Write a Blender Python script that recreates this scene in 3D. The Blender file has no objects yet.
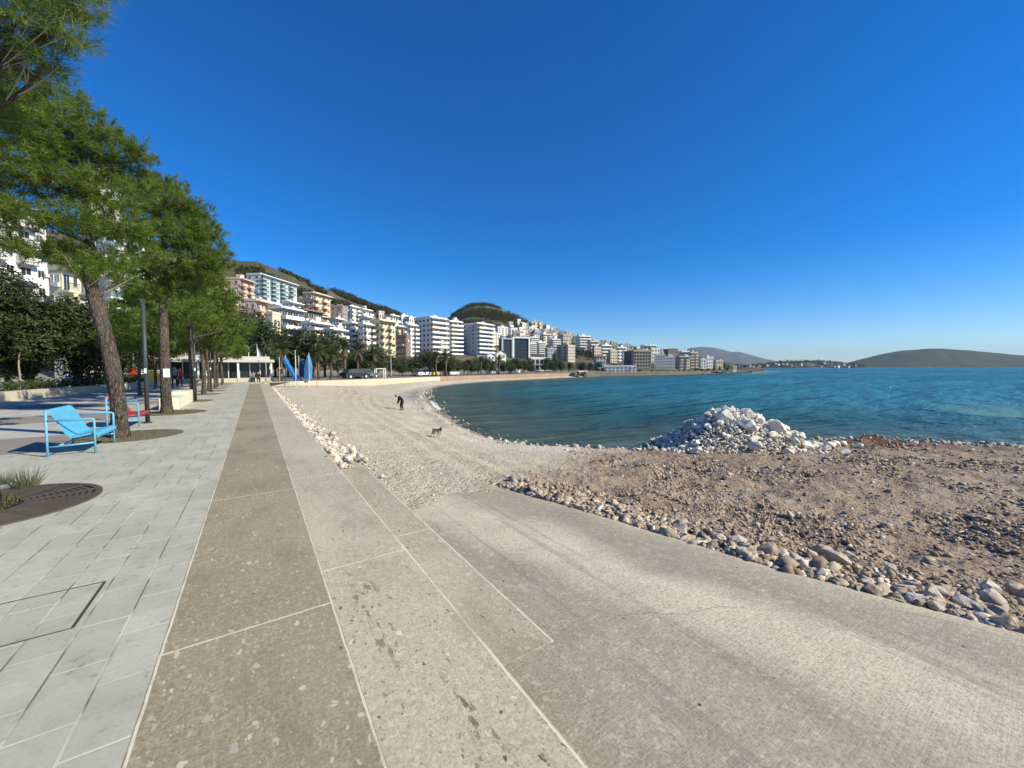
import bpy, bmesh, math, random
import numpy as np
from mathutils import Vector, Matrix
random.seed(7); RNG = np.random.default_rng(7)
SC = bpy.context.scene
COL = SC.collection
# ------------------------------------------------------------------ camera model
F = 385.0; PITCH = math.atan(17/385.); EYE = 1.6
YAW = math.atan2(257, math.hypot(385, 17))
CY, SY = math.cos(YAW), math.sin(YAW)
def ray(px, py):
    a = px-512; b = 384-py
    f = F*math.cos(PITCH)+b*math.sin(PITCH); u = -F*math.sin(PITCH)+b*math.cos(PITCH)
    return a*CY+f*SY, -a*SY+f*CY, u, f
def at_z(px, py, z):
    X, Y, u, f = ray(px, py); t = (z-EYE)/u
    return Vector((X*t, Y*t, z))
def at_d(px, py, zc):
    X, Y, u, f = ray(px, py); t = zc/f
    return Vector((X*t, Y*t, EYE+u*t))
def depth(x, y): return x*SY+y*CY
def colpx(x, y):
    a = x*CY-y*SY; f = x*SY+y*CY
    return 512+F*a/(f*math.cos(PITCH))
def pix(x, y, z):
    z = z-EYE
    a = x*CY-y*SY; f = x*SY+y*CY
    d = f*math.cos(PITCH)-z*math.sin(PITCH); u = f*math.sin(PITCH)+z*math.cos(PITCH)
    return 512+F*a/d, 384-F*u/d
SEA = -1.8
# ------------------------------------------------------------------ helpers
def prop(o, label=None, cat=None, group=None, kind=None):
    if label: o['label'] = label
    if cat: o['category'] = cat
    if group: o['group'] = group
    if kind: o['kind'] = kind
    return o
def link(name, me, parent=None, loc=None):
    o = bpy.data.objects.new(name, me); COL.objects.link(o)
    if parent is not None: o.parent = parent
    if loc is not None: o.location = loc
    return o
def empty(name, loc, rz=0, label=None, cat=None, group=None):
    o = bpy.data.objects.new(name, None); COL.objects.link(o)
    o.location = loc; o.rotation_euler = (0, 0, rz); o.empty_display_size = .2
    return prop(o, label, cat, group)
def copy_tree(o, parent=None):
    c = o.copy(); COL.objects.link(c)
    if parent is not None: c.parent = parent
    for ch in list(o.children): copy_tree(ch, c)
    return c
class MB:
    def __init__(s): s.v = []; s.f = []; s.m = []
    def poly(s, pts, m=0):
        n = len(s.v); s.v += [tuple(p) for p in pts]; s.f.append(tuple(range(n, n+len(pts)))); s.m.append(m)
    def box(s, x0, x1, y0, y1, z0, z1, m=0, M=None):
        n = len(s.v)
        c = [(x0,y0,z0),(x1,y0,z0),(x1,y1,z0),(x0,y1,z0),(x0,y0,z1),(x1,y0,z1),(x1,y1,z1),(x0,y1,z1)]
        if M is not None: c = [tuple(M @ Vector(p)) for p in c]
        s.v += c
        for f in ((0,3,2,1),(4,5,6,7),(0,1,5,4),(1,2,6,5),(2,3,7,6),(3,0,4,7)):
            s.f.append(tuple(n+i for i in f)); s.m.append(m)
        return s
    def prism(s, poly, y0, y1, m=0, axis='y'):
        """poly of (x,z) extruded along y"""
        n = len(s.v); k = len(poly)
        for y in (y0, y1):
            for (a, b) in poly:
                s.v.append((a, y, b) if axis == 'y' else ((a, b, y) if axis == 'z' else (y, a, b)))
        s.f.append(tuple(n+i for i in range(k))); s.m.append(m)
        s.f.append(tuple(n+k+i for i in range(k))[::-1]); s.m.append(m)
        for i in range(k):
            j = (i+1) % k
            s.f.append((n+i, n+k+i, n+k+j, n+j)); s.m.append(m)
        return s
    def tube(s, pts, rad, n=8, m=0, caps=True, jit=0):
        pts = [Vector(p) for p in pts]; k = len(pts)
        if not hasattr(rad, '__len__'): rad = [rad]*k
        base = len(s.v); ref = Vector((0.13, 0.31, 0.94))
        for i, p in enumerate(pts):
            t = (pts[min(i+1, k-1)]-pts[max(i-1, 0)])
            t = t.normalized() if t.length > 1e-9 else Vector((0, 0, 1))
            if abs(t.dot(ref)) > .95: r2 = Vector((1, 0, 0))
            else: r2 = ref
            u = t.cross(r2).normalized(); w = t.cross(u)
            for j in range(n):
                a = 2*math.pi*j/n; rr = rad[i]*(1+(random.uniform(-jit, jit) if jit else 0))
                s.v.append(tuple(p+u*(math.cos(a)*rr)+w*(math.sin(a)*rr)))
        for i in range(k-1):
            for j in range(n):
                j2 = (j+1) % n
                s.f.append((base+i*n+j, base+i*n+j2, base+(i+1)*n+j2, base+(i+1)*n+j)); s.m.append(m)
        if caps:
            s.f.append(tuple(base+j for j in range(n))[::-1]); s.m.append(m)
            s.f.append(tuple(base+(k-1)*n+j for j in range(n))); s.m.append(m)
        return s
    def ball(s, c, r, m=0, n=10, k=7):
        if not hasattr(r, '__len__'): r = (r, r, r)
        base = len(s.v)
        for i in range(k+1):
            ph = math.pi*i/k
            for j in range(n):
                a = 2*math.pi*j/n
                s.v.append((c[0]+r[0]*math.sin(ph)*math.cos(a), c[1]+r[1]*math.sin(ph)*math.sin(a), c[2]+r[2]*math.cos(ph)))
        for i in range(k):
            for j in range(n):
                j2 = (j+1) % n
                s.f.append((base+i*n+j, base+(i+1)*n+j, base+(i+1)*n+j2, base+i*n+j2)); s.m.append(m)
        return s
    def mesh(s, name, mats, smooth=False):
        me = bpy.data.meshes.new(name); me.from_pydata(s.v, [], s.f)
        for mm in (mats if isinstance(mats, (list, tuple)) else [mats]): me.materials.append(mm)
        if any(s.m): me.polygons.foreach_set('material_index', s.m)
        if smooth: me.polygons.foreach_set('use_smooth', [True]*len(s.f))
        me.update()
        return me
    def build(s, name, mats, parent=None, smooth=False, loc=None):
        return link(name, s.mesh(name, mats, smooth), parent, loc)
def np_mesh(name, V, Fc, mats, smooth=False, tint=None, attr=None):
    """V (n,3), Fc (m,k) uniform polygons; tint (n,) float point attribute"""
    me = bpy.data.meshes.new(name); n, (m, k) = len(V), Fc.shape
    me.vertices.add(n); me.vertices.foreach_set('co', np.ascontiguousarray(V, dtype=np.float32).ravel())
    me.loops.add(m*k); me.loops.foreach_set('vertex_index', np.ascontiguousarray(Fc, dtype=np.int32).ravel())
    me.polygons.add(m); me.polygons.foreach_set('loop_start', np.arange(0, m*k, k, dtype=np.int32))
    if smooth: me.polygons.foreach_set('use_smooth', np.ones(m, dtype=bool))
    for mm in (mats if isinstance(mats, (list, tuple)) else [mats]): me.materials.append(mm)
    if tint is not None:
        a = me.attributes.new('tint', 'FLOAT', 'POINT'); a.data.foreach_set('value', np.asarray(tint, dtype=np.float32))
    for kx, val in (attr or {}).items():
        a = me.attributes.new(kx, 'FLOAT', 'POINT'); a.data.foreach_set('value', np.asarray(val, dtype=np.float32))
    me.update(calc_edges=True); me.validate()
    return me
def up(me):
    """sheets face the sky"""
    nz = np.empty(len(me.polygons)*3, dtype=np.float32); me.polygons.foreach_get('normal', nz)
    if nz[2::3].sum() < 0: me.flip_normals()
    return me
# smooth value noise in numpy
_T = RNG.random((256, 256))
def vnoise(x, y):
    xi = np.floor(x).astype(int); yi = np.floor(y).astype(int); fx = x-xi; fy = y-yi
    fx = fx*fx*(3-2*fx); fy = fy*fy*(3-2*fy)
    a = _T[xi & 255, yi & 255]; b = _T[(xi+1) & 255, yi & 255]; c = _T[xi & 255, (yi+1) & 255]; d = _T[(xi+1) & 255, (yi+1) & 255]
    return (a*(1-fx)+b*fx)*(1-fy)+(c*(1-fx)+d*fx)*fy-.5
def fbm(x, y, o=4):
    s = 0; a = 1
    for i in range(o):
        s = s+a*vnoise(x+17.3*i, y+5.1*i); x = x*2.03; y = y*2.03; a *= .5
    return s
# ------------------------------------------------------------------ materials
class NT:
    def __init__(s, name):
        s.m = bpy.data.materials.new(name); s.m.use_nodes = True
        s.t = s.m.node_tree; s.n = s.t.nodes; s.n.clear()
        s.out = s.n.new('ShaderNodeOutputMaterial')
    def add(s, typ, **kw):
        nd = s.n.new(typ)
        for k, v in kw.items():
            if k.startswith('i_'): s.set(nd, k[2:], v)
            else: setattr(nd, k, v)
        return nd
    def set(s, nd, k, v):
        sock = nd.inputs[int(k)] if k.isdigit() else nd.inputs[k.replace('_', ' ')]
        if hasattr(v, 'is_output') or isinstance(v, bpy.types.NodeSocket): s.t.links.new(v, sock)
        else: sock.default_value = v
    def lk(s, a, b): s.t.links.new(a, b)
    def coord(s, kind='Object', scale=None, rot=None, loc=None):
        c = s.add('ShaderNodeTexCoord').outputs[kind]
        if scale is None and rot is None and loc is None: return c
        mp = s.add('ShaderNodeMapping', i_Vector=c)
        if scale is not None: mp.inputs['Scale'].default_value = scale
        if rot is not None: mp.inputs['Rotation'].default_value = rot
        if loc is not None: mp.inputs['Location'].default_value = loc
        return mp.outputs[0]
    def noise(s, vec, scale, detail=4, rough=.55):
        return s.add('ShaderNodeTexNoise', i_Vector=vec, i_Scale=scale, i_Detail=detail, i_Roughness=rough).outputs['Fac']
    def ramp(s, fac, stops):
        r = s.add('ShaderNodeValToRGB', i_Fac=fac)
        e = r.color_ramp.elements
        while len(e) < len(stops): e.new(.5)
        for el, (p, c) in zip(e, stops):
            el.position = p; el.color = (c, c, c, 1) if not hasattr(c, '__len__') else (*c[:3], 1)
        return r.outputs[0]
    def mix(s, fac, a, b, mode='MIX'):
        x = s.add('ShaderNodeMix', data_type='RGBA', blend_type=mode)
        for sock, v in ((x.inputs[0], fac), (x.inputs[6], a), (x.inputs[7], b)):
            if isinstance(v, bpy.types.NodeSocket): s.lk(v, sock)
            else: sock.default_value = v if not hasattr(v, '__len__') else (*v[:3], 1)
        return x.outputs[2]
    def math(s, op, a, b=0, c=0, clamp=False):
        x = s.add('ShaderNodeMath', operation=op, use_clamp=clamp)
        for i, v in enumerate((a, b, c)):
            if isinstance(v, bpy.types.NodeSocket): s.lk(v, x.inputs[i])
            else: x.inputs[i].default_value = v
        return x.outputs[0]
    def bump(s, h, strength=.4, dist=.02, normal=None):
        b = s.add('ShaderNodeBump', i_Height=h, i_Strength=strength, i_Distance=dist)
        if normal is not None: s.lk(normal, b.inputs['Normal'])
        return b.outputs[0]
    def principled(s, col, rough=.8, normal=None, spec=.3, metal=0, **kw):
        p = s.add('ShaderNodeBsdfPrincipled')
        for k, v in (('Base Color', col), ('Roughness', rough), ('Specular IOR Level', spec), ('Metallic', metal)):
            if isinstance(v, bpy.types.NodeSocket): s.lk(v, p.inputs[k])
            else: p.inputs[k].default_value = v if not hasattr(v, '__len__') else (*v[:3], 1)
        if normal is not None: s.lk(normal, p.inputs['Normal'])
        s.lk(p.outputs[0], s.out.inputs[0])
        return p
MATS = {}
def simple(name, col, rough=.7, var=.12, scale=3.0, bump=0, bscale=40, spec=.3, metal=0):
    """plain paint / metal / render with a little uneven colour"""
    if name in MATS: return MATS[name]
    t = NT(name); v = t.coord()
    n = t.noise(v, scale, 5, .6)
    c = t.mix(n, tuple(max(0, x*(1-var)) for x in col), tuple(min(1, x*(1+var)) for x in col))
    nm = t.bump(t.noise(v, bscale, 3), bump, .01) if bump else None
    t.principled(c, rough, nm, spec, metal)
    MATS[name] = t.m
    return t.m
def wallmat(name, col):
    if name in MATS: return MATS[name]
    t = NT(name); v = t.coord()
    n = t.noise(v, .25, 6, .65); n2 = t.noise(t.coord(scale=(1.6, 1.6, .12)), 1.2, 4)
    c = t.mix(t.ramp(n, [(.35, 0), (.7, 1)]), tuple(x*.86 for x in col), col)
    c = t.mix(t.math('MULTIPLY', t.ramp(n2, [(.52, 0), (.75, 1)]), .35), c, tuple(x*.55 for x in col))
    t.principled(c, .85, None, .2); MATS[name] = t.m
    return t.m
def leafmat(name, a, b, rough=.5, trans=.25, spec=.35):
    t = NT(name)
    at = t.add('ShaderNodeAttribute', attribute_name='tint').outputs['Fac']
    c = t.ramp(at, [(0, a), (1, b)])
    p = t.principled(c, rough, None, spec)
    tr = t.add('ShaderNodeBsdfTranslucent'); t.lk(t.mix(1, c, (1.0, 1.0, .55), 'MULTIPLY'), tr.inputs[0])
    mx = t.add('ShaderNodeMixShader', i_Fac=trans); t.lk(p.outputs[0], mx.inputs[1]); t.lk(tr.outputs[0], mx.inputs[2])
    t.lk(mx.outputs[0], t.out.inputs[0]); MATS[name] = t.m
    return t.m
def bark(name, a, b, scale=9):
    t = NT(name); v = t.coord(scale=(1, 1, .22))
    n0 = t.add('ShaderNodeTexNoise', i_Vector=v, i_Scale=scale*1.3, i_Detail=4.0).outputs['Color']
    vw = t.add('ShaderNodeVectorMath', operation='MULTIPLY_ADD', i_0=n0, i_1=(.16, .16, .16), i_2=v).outputs[0]
    vo = t.add('ShaderNodeTexVoronoi', feature='DISTANCE_TO_EDGE', i_Vector=vw, i_Scale=scale*2.6).outputs['Distance']
    n = t.noise(v, scale*3, 6, .75)
    h = t.math('ADD', t.math('MULTIPLY', t.ramp(vo, [(0, 0), (.35, 1)]), .6), t.math('MULTIPLY', n, 1.2))
    c = t.mix(t.ramp(t.math('MULTIPLY', h, .7), [(.40, 0), (.72, 1)]), a, b)
    c = t.mix(t.ramp(t.noise(t.coord(), 1.3), [(.45, 0), (.7, .5)]), c, (b[0]*1.25, b[1]*1.2, b[2]*1.15))
    t.principled(c, .9, t.bump(h, 1.0, .05), .15); MATS[name] = t.m
    return t.m
# --- ground materials
def m_pavers():
    t = NT('pale_pavers')
    v0 = t.coord(); sx = t.add('ShaderNodeSeparateXYZ', i_0=v0)
    comb = t.add('ShaderNodeCombineXYZ', i_X=sx.outputs['Y'], i_Y=t.math('ADD', sx.outputs['X'], .48+.225*40))
    br = t.add('ShaderNodeTexBrick', offset=.5, offset_frequency=2, squash=1, i_Vector=comb.outputs[0], i_Scale=1.0)
    for k, val in (('Brick Width', .45), ('Row Height', .225), ('Mortar Size', .007), ('Mortar Smooth', .3), ('Bias', 0)): br.inputs[k].default_value = val
    br.inputs['Color1'].default_value = (.0, .0, .0, 1); br.inputs['Color2'].default_value = (1, 1, 1, 1); br.inputs['Mortar'].default_value = (.5, .5, .5, 1)
    n = t.noise(v0, 1.1, 6, .65); nf = t.noise(v0, 35, 5, .7)
    c = t.mix(br.outputs['Color'], (.445, .425, .335), (.535, .515, .415))
    c = t.mix(t.ramp(n, [(.38, 0), (.62, .8)]), c, (.375, .37, .30)); c = t.mix(t.ramp(t.noise(v0, 4.5, 5, .75), [(.5, 0), (.66, .55)]), c, (.31, .30, .245))
    c = t.mix(t.ramp(nf, [(.3, .35), (.6, 0)]), c, (.27, .27, .245))
    # row grooves are dark, cross joints pale
    fr = t.math('FRACT', t.math('DIVIDE', t.math('ADD', sx.outputs['X'], .48+.225*200), .225))
    gr = t.math('MINIMUM', fr, t.math('SUBTRACT', 1, fr))
    grv = t.ramp(gr, [(.014, 1), (.03, 0)])
    patch = t.ramp(t.noise(v0, 2.2, 3), [(.44, .1), (.56, 1)])
    c = t.mix(t.math('MULTIPLY', br.outputs['Fac'], t.ramp(t.noise(v0, 1.7, 2), [(.35, .25), (.6, .95)])), c, (.64, .58, .46))
    c = t.mix(t.math('MULTIPLY', grv, patch), c, (.15, .135, .105))
    st = t.ramp(t.noise(v0, 9, 3, .8), [(.62, 0), (.68, .6)])
    c = t.mix(st, c, (.2, .195, .17))
    h = t.math('ADD', t.math('MULTIPLY', br.outputs['Fac'], -1), t.math('MULTIPLY', nf, .5))
    t.principled(c, .75, t.bump(h, .35, .006), .3)
    return t.m
def m_terrazzo(name, ca, cb, chipw, black, joints, x0, x1, y_off=2.8, y_step=2.95, stains=()):
    t = NT(name); v0 = t.coord()
    n1 = t.noise(v0, .7, 6, .6); n2 = t.noise(v0, 60, 4, .7)
    stx = t.noise(t.coord(scale=(26, .5, 1)), 3, 3, .7)      # saw streaks along the slab
    c = t.mix(n1, ca, cb)
    c = t.mix(t.ramp(n2, [(.38, .75), (.58, 0)]), c, tuple(x*.5 for x in ca)); c = t.mix(t.ramp(t.noise(v0, 24, 4, .75), [(.5, 0), (.62, .5)]), c, tuple(min(1, x*1.35) for x in cb))
    c = t.mix(t.ramp(stx, [(.35, .35), (.6, 0)]), c, tuple(x*.8 for x in ca))
    wob = t.add('ShaderNodeTexNoise', i_Vector=v0, i_Scale=18.0, i_Detail=2.0).outputs['Color']
    vm = t.add('ShaderNodeVectorMath', operation='MULTIPLY_ADD', i_0=wob, i_1=(.06, .06, 0), i_2=t.coord(scale=(1, .62, 1), rot=(0, 0, .5))).outputs[0]
    def chips(scale, thr, col, keep, rnd):
        nonlocal c
        vv = t.add('ShaderNodeTexVoronoi', i_Vector=vm, i_Scale=scale, i_Randomness=1.0)
        sel = t.add('ShaderNodeSeparateColor', i_0=vv.outputs['Color'])
        k = t.math('MULTIPLY', t.math('LESS_THAN', vv.outputs['Distance'], t.math('MULTIPLY', sel.outputs[1], thr)), t.math('LESS_THAN', sel.outputs[0], keep))
        c = t.mix(k, c, t.mix(sel.outputs[2], tuple(x*.7 for x in col), col))
    chips(95, .45, tuple(x*1.35 for x in cb), .6, 0)
    chips(48, .42, (.52, .46, .34), chipw, 0)
    chips(26, .40, (.57, .51, .40), chipw*.55, 0)
    if black: chips(55, .40, (.27, .20, .13), .3, 0); chips(24, .36, (.66, .61, .5), .22, 0)
    if black: chips(38, .30, (.075, .062, .05), black, 0)
    else: chips(30, .28, (.07, .055, .045), .03, 0)
    sx = t.add('ShaderNodeSeparateXYZ', i_0=v0)
    wx = t.math('MULTIPLY', t.math('SUBTRACT', t.noise(v0, 6, 3), .5), .012)
    yy = t.math('ADD', sx.outputs['Y'], wx)
    fr = t.math('FRACT', t.math('DIVIDE', t.math('ADD', yy, y_step*100-y_off+y_step*.5), y_step))
    d = t.math('MULTIPLY', t.math('ABSOLUTE', t.math('SUBTRACT', fr, .5)), y_step)
    j = t.math('LESS_THAN', d, .0075)
    for xe in joints:
        j = t.math('MAXIMUM', j, t.math('LESS_THAN', t.math('ABSOLUTE', t.math('SUBTRACT', t.math('ADD', sx.outputs['X'], wx), xe)), .006))
    c = t.mix(t.math('MULTIPLY', j, t.ramp(t.noise(v0, 9, 3), [(.25, .45), (.5, 1)])), c, (.72, .65, .51))
    # stains
    s1 = t.ramp(t.noise(t.coord(scale=(1, .45, 1)), 1.7, 5, .7), [(.5, 0), (.68, .55)])
    big = t.ramp(t.noise(v0, .35, 3, .5), [(.35, 0), (.65, 1)]); c = t.mix(t.math('MULTIPLY', big, .35), c, tuple(min(1, x*1.3) for x in cb))
    for (px_, py_, rx_, ry_) in stains:
        g = t.math('ADD', t.math('POWER', t.math('DIVIDE', t.math('SUBTRACT', sx.outputs['X'], px_), rx_), 2), t.math('POWER', t.math('DIVIDE', t.math('SUBTRACT', sx.outputs['Y'], py_), ry_), 2))
        fib = t.noise(t.coord(scale=(1, .32, 1), rot=(0, 0, .35)), 17, 4, .7)
        k = t.math('MULTIPLY', t.math('SUBTRACT', 1, g, clamp=True), t.ramp(fib, [(.56, 0), (.60, .8)])); c = t.mix(k, c, (.115, .08, .042))
    c = t.mix(s1, c, tuple(x*.6 for x in ca))
    h = t.math('ADD', t.math('MULTIPLY', n2, .6), t.math('MULTIPLY', j, -.6))
    t.principled(c, .62, t.bump(h, .3, .004), .35)
    return t.m
def m_ramp():
    t = NT('broom_concrete'); rot = (0, 0, math.radians(16)); v0 = t.coord()
    vr = t.coord(scale=(1, .16, 1), rot=rot)
    n1 = t.noise(vr, .95, 4, .55); n2 = t.noise(v0, 2.4, 6, .7); nf = t.noise(v0, 55, 5, .75)
    c = t.mix(t.ramp(n1, [(.42, 0), (.6, 1)]), (.225, .2, .165), (.50, .45, .355))
    sxx = t.add('ShaderNodeSeparateXYZ', i_0=v0); lat = t.math('ADD', t.math('ADD', sxx.outputs['X'], t.math('MULTIPLY', sxx.outputs['Y'], .27)), t.math('MULTIPLY', t.math('SUBTRACT', t.noise(v0, .7, 4), .5), 1.3))
    sand = t.ramp(t.math('DIVIDE', lat, 6), [(.30, 0), (.36, .25), (.44, .1), (.50, .75), (.58, .9), (.645, .05), (.69, .1), (.76, .6)])
    c = t.mix(sand, (.32, .272, .195), (.76, .67, .495)); c = t.mix(.2, c, t.mix(t.ramp(n1, [(.42, 0), (.6, 1)]), (.2, .18, .15), (.48, .43, .34)))
    c = t.mix(t.ramp(n2, [(.45, 0), (.68, .5)]), c, (.40, .36, .285)); tyre = t.noise(t.coord(scale=(3.2, .10, 1), rot=rot), 2.0, 4, .6); c = t.mix(t.ramp(tyre, [(.56, 0), (.66, .45)]), c, (.19, .17, .14)); c = t.mix(t.ramp(t.noise(v0, 15, 5, .8), [(.5, 0), (.64, .45)]), c, (.66, .60, .49))
    c = t.mix(t.ramp(nf, [(.38, .6), (.54, 0)]), c, (.16, .145, .12))
    brm = t.noise(t.coord(scale=(3, 60, 1), rot=(0, 0, math.radians(-32))), 2.2, 3, .6)
    brm2 = t.noise(t.coord(scale=(60, 3, 1), rot=rot), 2.2, 3, .6)
    c = t.mix(t.ramp(brm, [(.36, .22), (.55, 0)]), c, (.16, .148, .13))
    spk = t.add('ShaderNodeTexVoronoi', i_Vector=v0, i_Scale=9.0); sc = t.add('ShaderNodeSeparateColor', i_0=spk.outputs['Color'])
    k = t.math('MULTIPLY', t.math('LESS_THAN', spk.outputs['Distance'], t.math('MULTIPLY', sc.outputs[1], .13)), t.math('LESS_THAN', sc.outputs[0], .2))
    c = t.mix(k, c, (.06, .055, .05))
    crk = t.add('ShaderNodeTexVoronoi', feature='DISTANCE_TO_EDGE', i_Scale=.45)
    wv = t.add('ShaderNodeVectorMath', operation='MULTIPLY_ADD', i_0=t.add('ShaderNodeTexNoise', i_Vector=v0, i_Scale=2.5, i_Detail=5.0).outputs['Color'], i_1=(.35, .35, 0), i_2=v0).outputs[0]
    t.lk(wv, crk.inputs['Vector'])
    ck = t.math('MULTIPLY', t.ramp(crk.outputs['Distance'], [(0, .6), (.0025, 0)]), t.ramp(t.noise(v0, .8, 2), [(.5, 0), (.62, 1)]))
    c = t.mix(ck, c, (.12, .11, .1))
    h = t.math('ADD', t.math('ADD', t.math('MULTIPLY', brm, .6), t.math('MULTIPLY', brm2, .3)), t.math('MULTIPLY', nf, .5))
    t.principled(c, .85, t.bump(h, .5, .006), .2)
    return t.m
def m_beach():
    t = NT('beach_ground'); v0 = t.coord()
    red = t.add('ShaderNodeAttribute', attribute_name='red').outputs['Fac']
    wet = t.add('ShaderNodeAttribute', attribute_name='wet').outputs['Fac']
    n1 = t.noise(v0, .5, 6, .65); n2 = t.noise(v0, 3.5, 5, .7); nf = t.noise(v0, 22, 4, .75)
    vo = t.add('ShaderNodeTexVoronoi', i_Vector=v0, i_Scale=26.0); sv = t.add('ShaderNodeSeparateColor', i_0=vo.outputs['Color'])
    vo2 = t.add('ShaderNodeTexVoronoi', i_Vector=v0, i_Scale=9.0); sv2 = t.add('ShaderNodeSeparateColor', i_0=vo2.outputs['Color'])
    cream = t.mix(n1, (.44, .37, .25), (.565, .485, .352))
    cream = t.mix(t.math('MULTIPLY', sv.outputs[0], .5), cream, (.66, .6, .53))
    cream = t.mix(t.ramp(n2, [(.5, 0), (.7, .5)]), cream, (.34, .27, .2))
    rd = t.mix(t.ramp(n1, [(.35, 0), (.65, 1)]), (.235, .148, .092), (.335, .25, .172))
    rd = t.mix(t.math('MULTIPLY', t.math('POWER', sv.outputs[0], 2), .7), rd, (.46, .41, .34))
    rd = t.mix(t.ramp(n2, [(.5, 0), (.75, .6)]), rd, (.2, .1, .062))
    pale = t.add('ShaderNodeAttribute', attribute_name='pale').outputs['Fac']; trk = t.add('ShaderNodeAttribute', attribute_name='track').outputs['Fac']
    cream = t.mix(t.math('MULTIPLY', pale, .7), cream, (.68, .61, .52)); cream = t.mix(t.math('MULTIPLY', trk, .55), cream, (.30, .235, .17))
    rust = t.add('ShaderNodeAttribute', attribute_name='rust').outputs['Fac']; rd = t.mix(t.ramp(t.noise(v0, .8, 5, .7), [(.5, 0), (.66, .5)]), rd, (.17, .09, .055)); rd = t.mix(rust, rd, (.10, .045, .028))
    rmask = t.math('ADD', red, t.math('MULTIPLY', t.math('SUBTRACT', n2, .5), .7), clamp=True)
    c = t.mix(rmask, cream, rd)
    c = t.mix(t.ramp(nf, [(.36, .6), (.5, 0)]), c, (.17, .135, .095))
    c = t.mix(wet, c, t.mix(.75, c, (.05, .042, .035)))
    h = t.math('ADD', t.math('MULTIPLY', vo.outputs['Distance'], -.7), t.math('ADD', t.math('MULTIPLY', vo2.outputs['Distance'], -.9), t.math('MULTIPLY', nf, .8)))
    rough = t.math('SUBTRACT', .92, t.math('MULTIPLY', wet, .5))
    t.principled(c, rough, t.bump(h, .8, .03), .25)
    return t.m
def m_sea():
    t = NT('sea_water'); v0 = t.coord('Object')
    deep = t.add('ShaderNodeAttribute', attribute_name='deep').outputs['Fac']
    mid = t.add('ShaderNodeAttribute', attribute_name='mid').outputs['Fac']
    rot = (0, 0, YAW)
    def wave(sx, sy, sc, det=3): return t.noise(t.coord(scale=(sx, sy, 1), rot=rot), sc, det, .6)
    w1 = wave(.35, 1, 2.6, 4); w2 = wave(.3, 1, .62, 3); w3 = wave(.25, 1, .13, 3); w4 = wave(.22, 1, .025, 3)
    h = t.math('ADD', t.math('ADD', t.math('MULTIPLY', w1, .17), t.math('MULTIPLY', w2, 1.1)), t.math('ADD', t.math('MULTIPLY', w3, 3.2), t.math('MULTIPLY', w4, 7.0)))
    nm = t.bump(h, 1.0, 1.3); ng = t.bump(h, 1.0, .75)
    big = t.noise(t.coord(scale=(.3, 1, 1), rot=rot), .03, 4, .6)
    body = t.mix(t.ramp(big, [(.38, 0), (.62, 1)]), (.012, .098, .158), (.028, .162, .232))
    body = t.mix(mid, (.034, .135, .135), body)
    dif = t.add('ShaderNodeBsdfDiffuse'); t.lk(body, dif.inputs[0]); t.lk(nm, dif.inputs['Normal'])
    tr = t.add('ShaderNodeBsdfTransparent'); tr.inputs[0].default_value = (.62, .74, .70, 1)
    mx = t.add('ShaderNodeMixShader'); t.lk(deep, mx.inputs[0]); t.lk(tr.outputs[0], mx.inputs[1]); t.lk(dif.outputs[0], mx.inputs[2])
    gl = t.add('ShaderNodeBsdfGlossy', i_Roughness=.2); t.lk(ng, gl.inputs['Normal']); gl.inputs[0].default_value = (.62, .82, .80, 1)
    fr = t.add('ShaderNodeFresnel', i_IOR=1.33); t.lk(nm, fr.inputs['Normal'])
    fac = t.math('MULTIPLY', fr.outputs[0], .55, clamp=True)
    m2 = t.add('ShaderNodeMixShader'); t.lk(fac, m2.inputs[0]); t.lk(mx.outputs[0], m2.inputs[1]); t.lk(gl.outputs[0], m2.inputs[2])
    t.lk(m2.outputs[0], t.out.inputs[0])
    return t.m
def m_rock(name, a, b, dirt=(.23, .14, .09), k=.65):
    t = NT(name); v0 = t.coord()
    oi = t.add('ShaderNodeObjectInfo').outputs['Random']
    n = t.noise(v0, 2.2, 6, .7); nf = t.noise(v0, 14, 5, .7)
    c = t.mix(oi, a, b)
    c = t.mix(t.ramp(n, [(.45, 0), (.62, k)]), c, dirt)
    c = t.mix(t.ramp(nf, [(.36, .6), (.5, 0)]), c, tuple(x*.5 for x in a))
    t.principled(c, .92, t.bump(t.math('ADD', n, t.math('MULTIPLY', nf, .7)), .55, .012), .15)
    return t.m
def m_tintstone(name, stops):
    t = NT(name)
    at = t.add('ShaderNodeAttribute', attribute_name='tint').outputs['Fac']
    c = t.ramp(at, stops)
    n = t.noise(t.coord(), 30, 4, .7)
    c = t.mix(t.ramp(n, [(.35, .35), (.6, 0)]), c, (.2, .16, .12))
    t.principled(c, .9, t.bump(n, .5, .01), .2)
    return t.m
def m_hill(name, cols, sc=1.0):
    t = NT(name); v0 = t.coord()
    n1 = t.noise(v0, .018*sc, 6, .65); n2 = t.noise(v0, .12*sc, 5, .7); n3 = t.noise(v0, .6*sc, 4, .7)
    c = t.ramp(n1, cols)
    c = t.mix(t.ramp(n2, [(.47, 0), (.62, .8)]), c, (.045, .058, .022))
    c = t.mix(t.ramp(n3, [(.35, .5), (.55, 0)]), c, (.05, .052, .03))
    t.principled(c, 1.0, t.bump(n3, .6, 1.2), .05)
    return t.m
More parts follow.
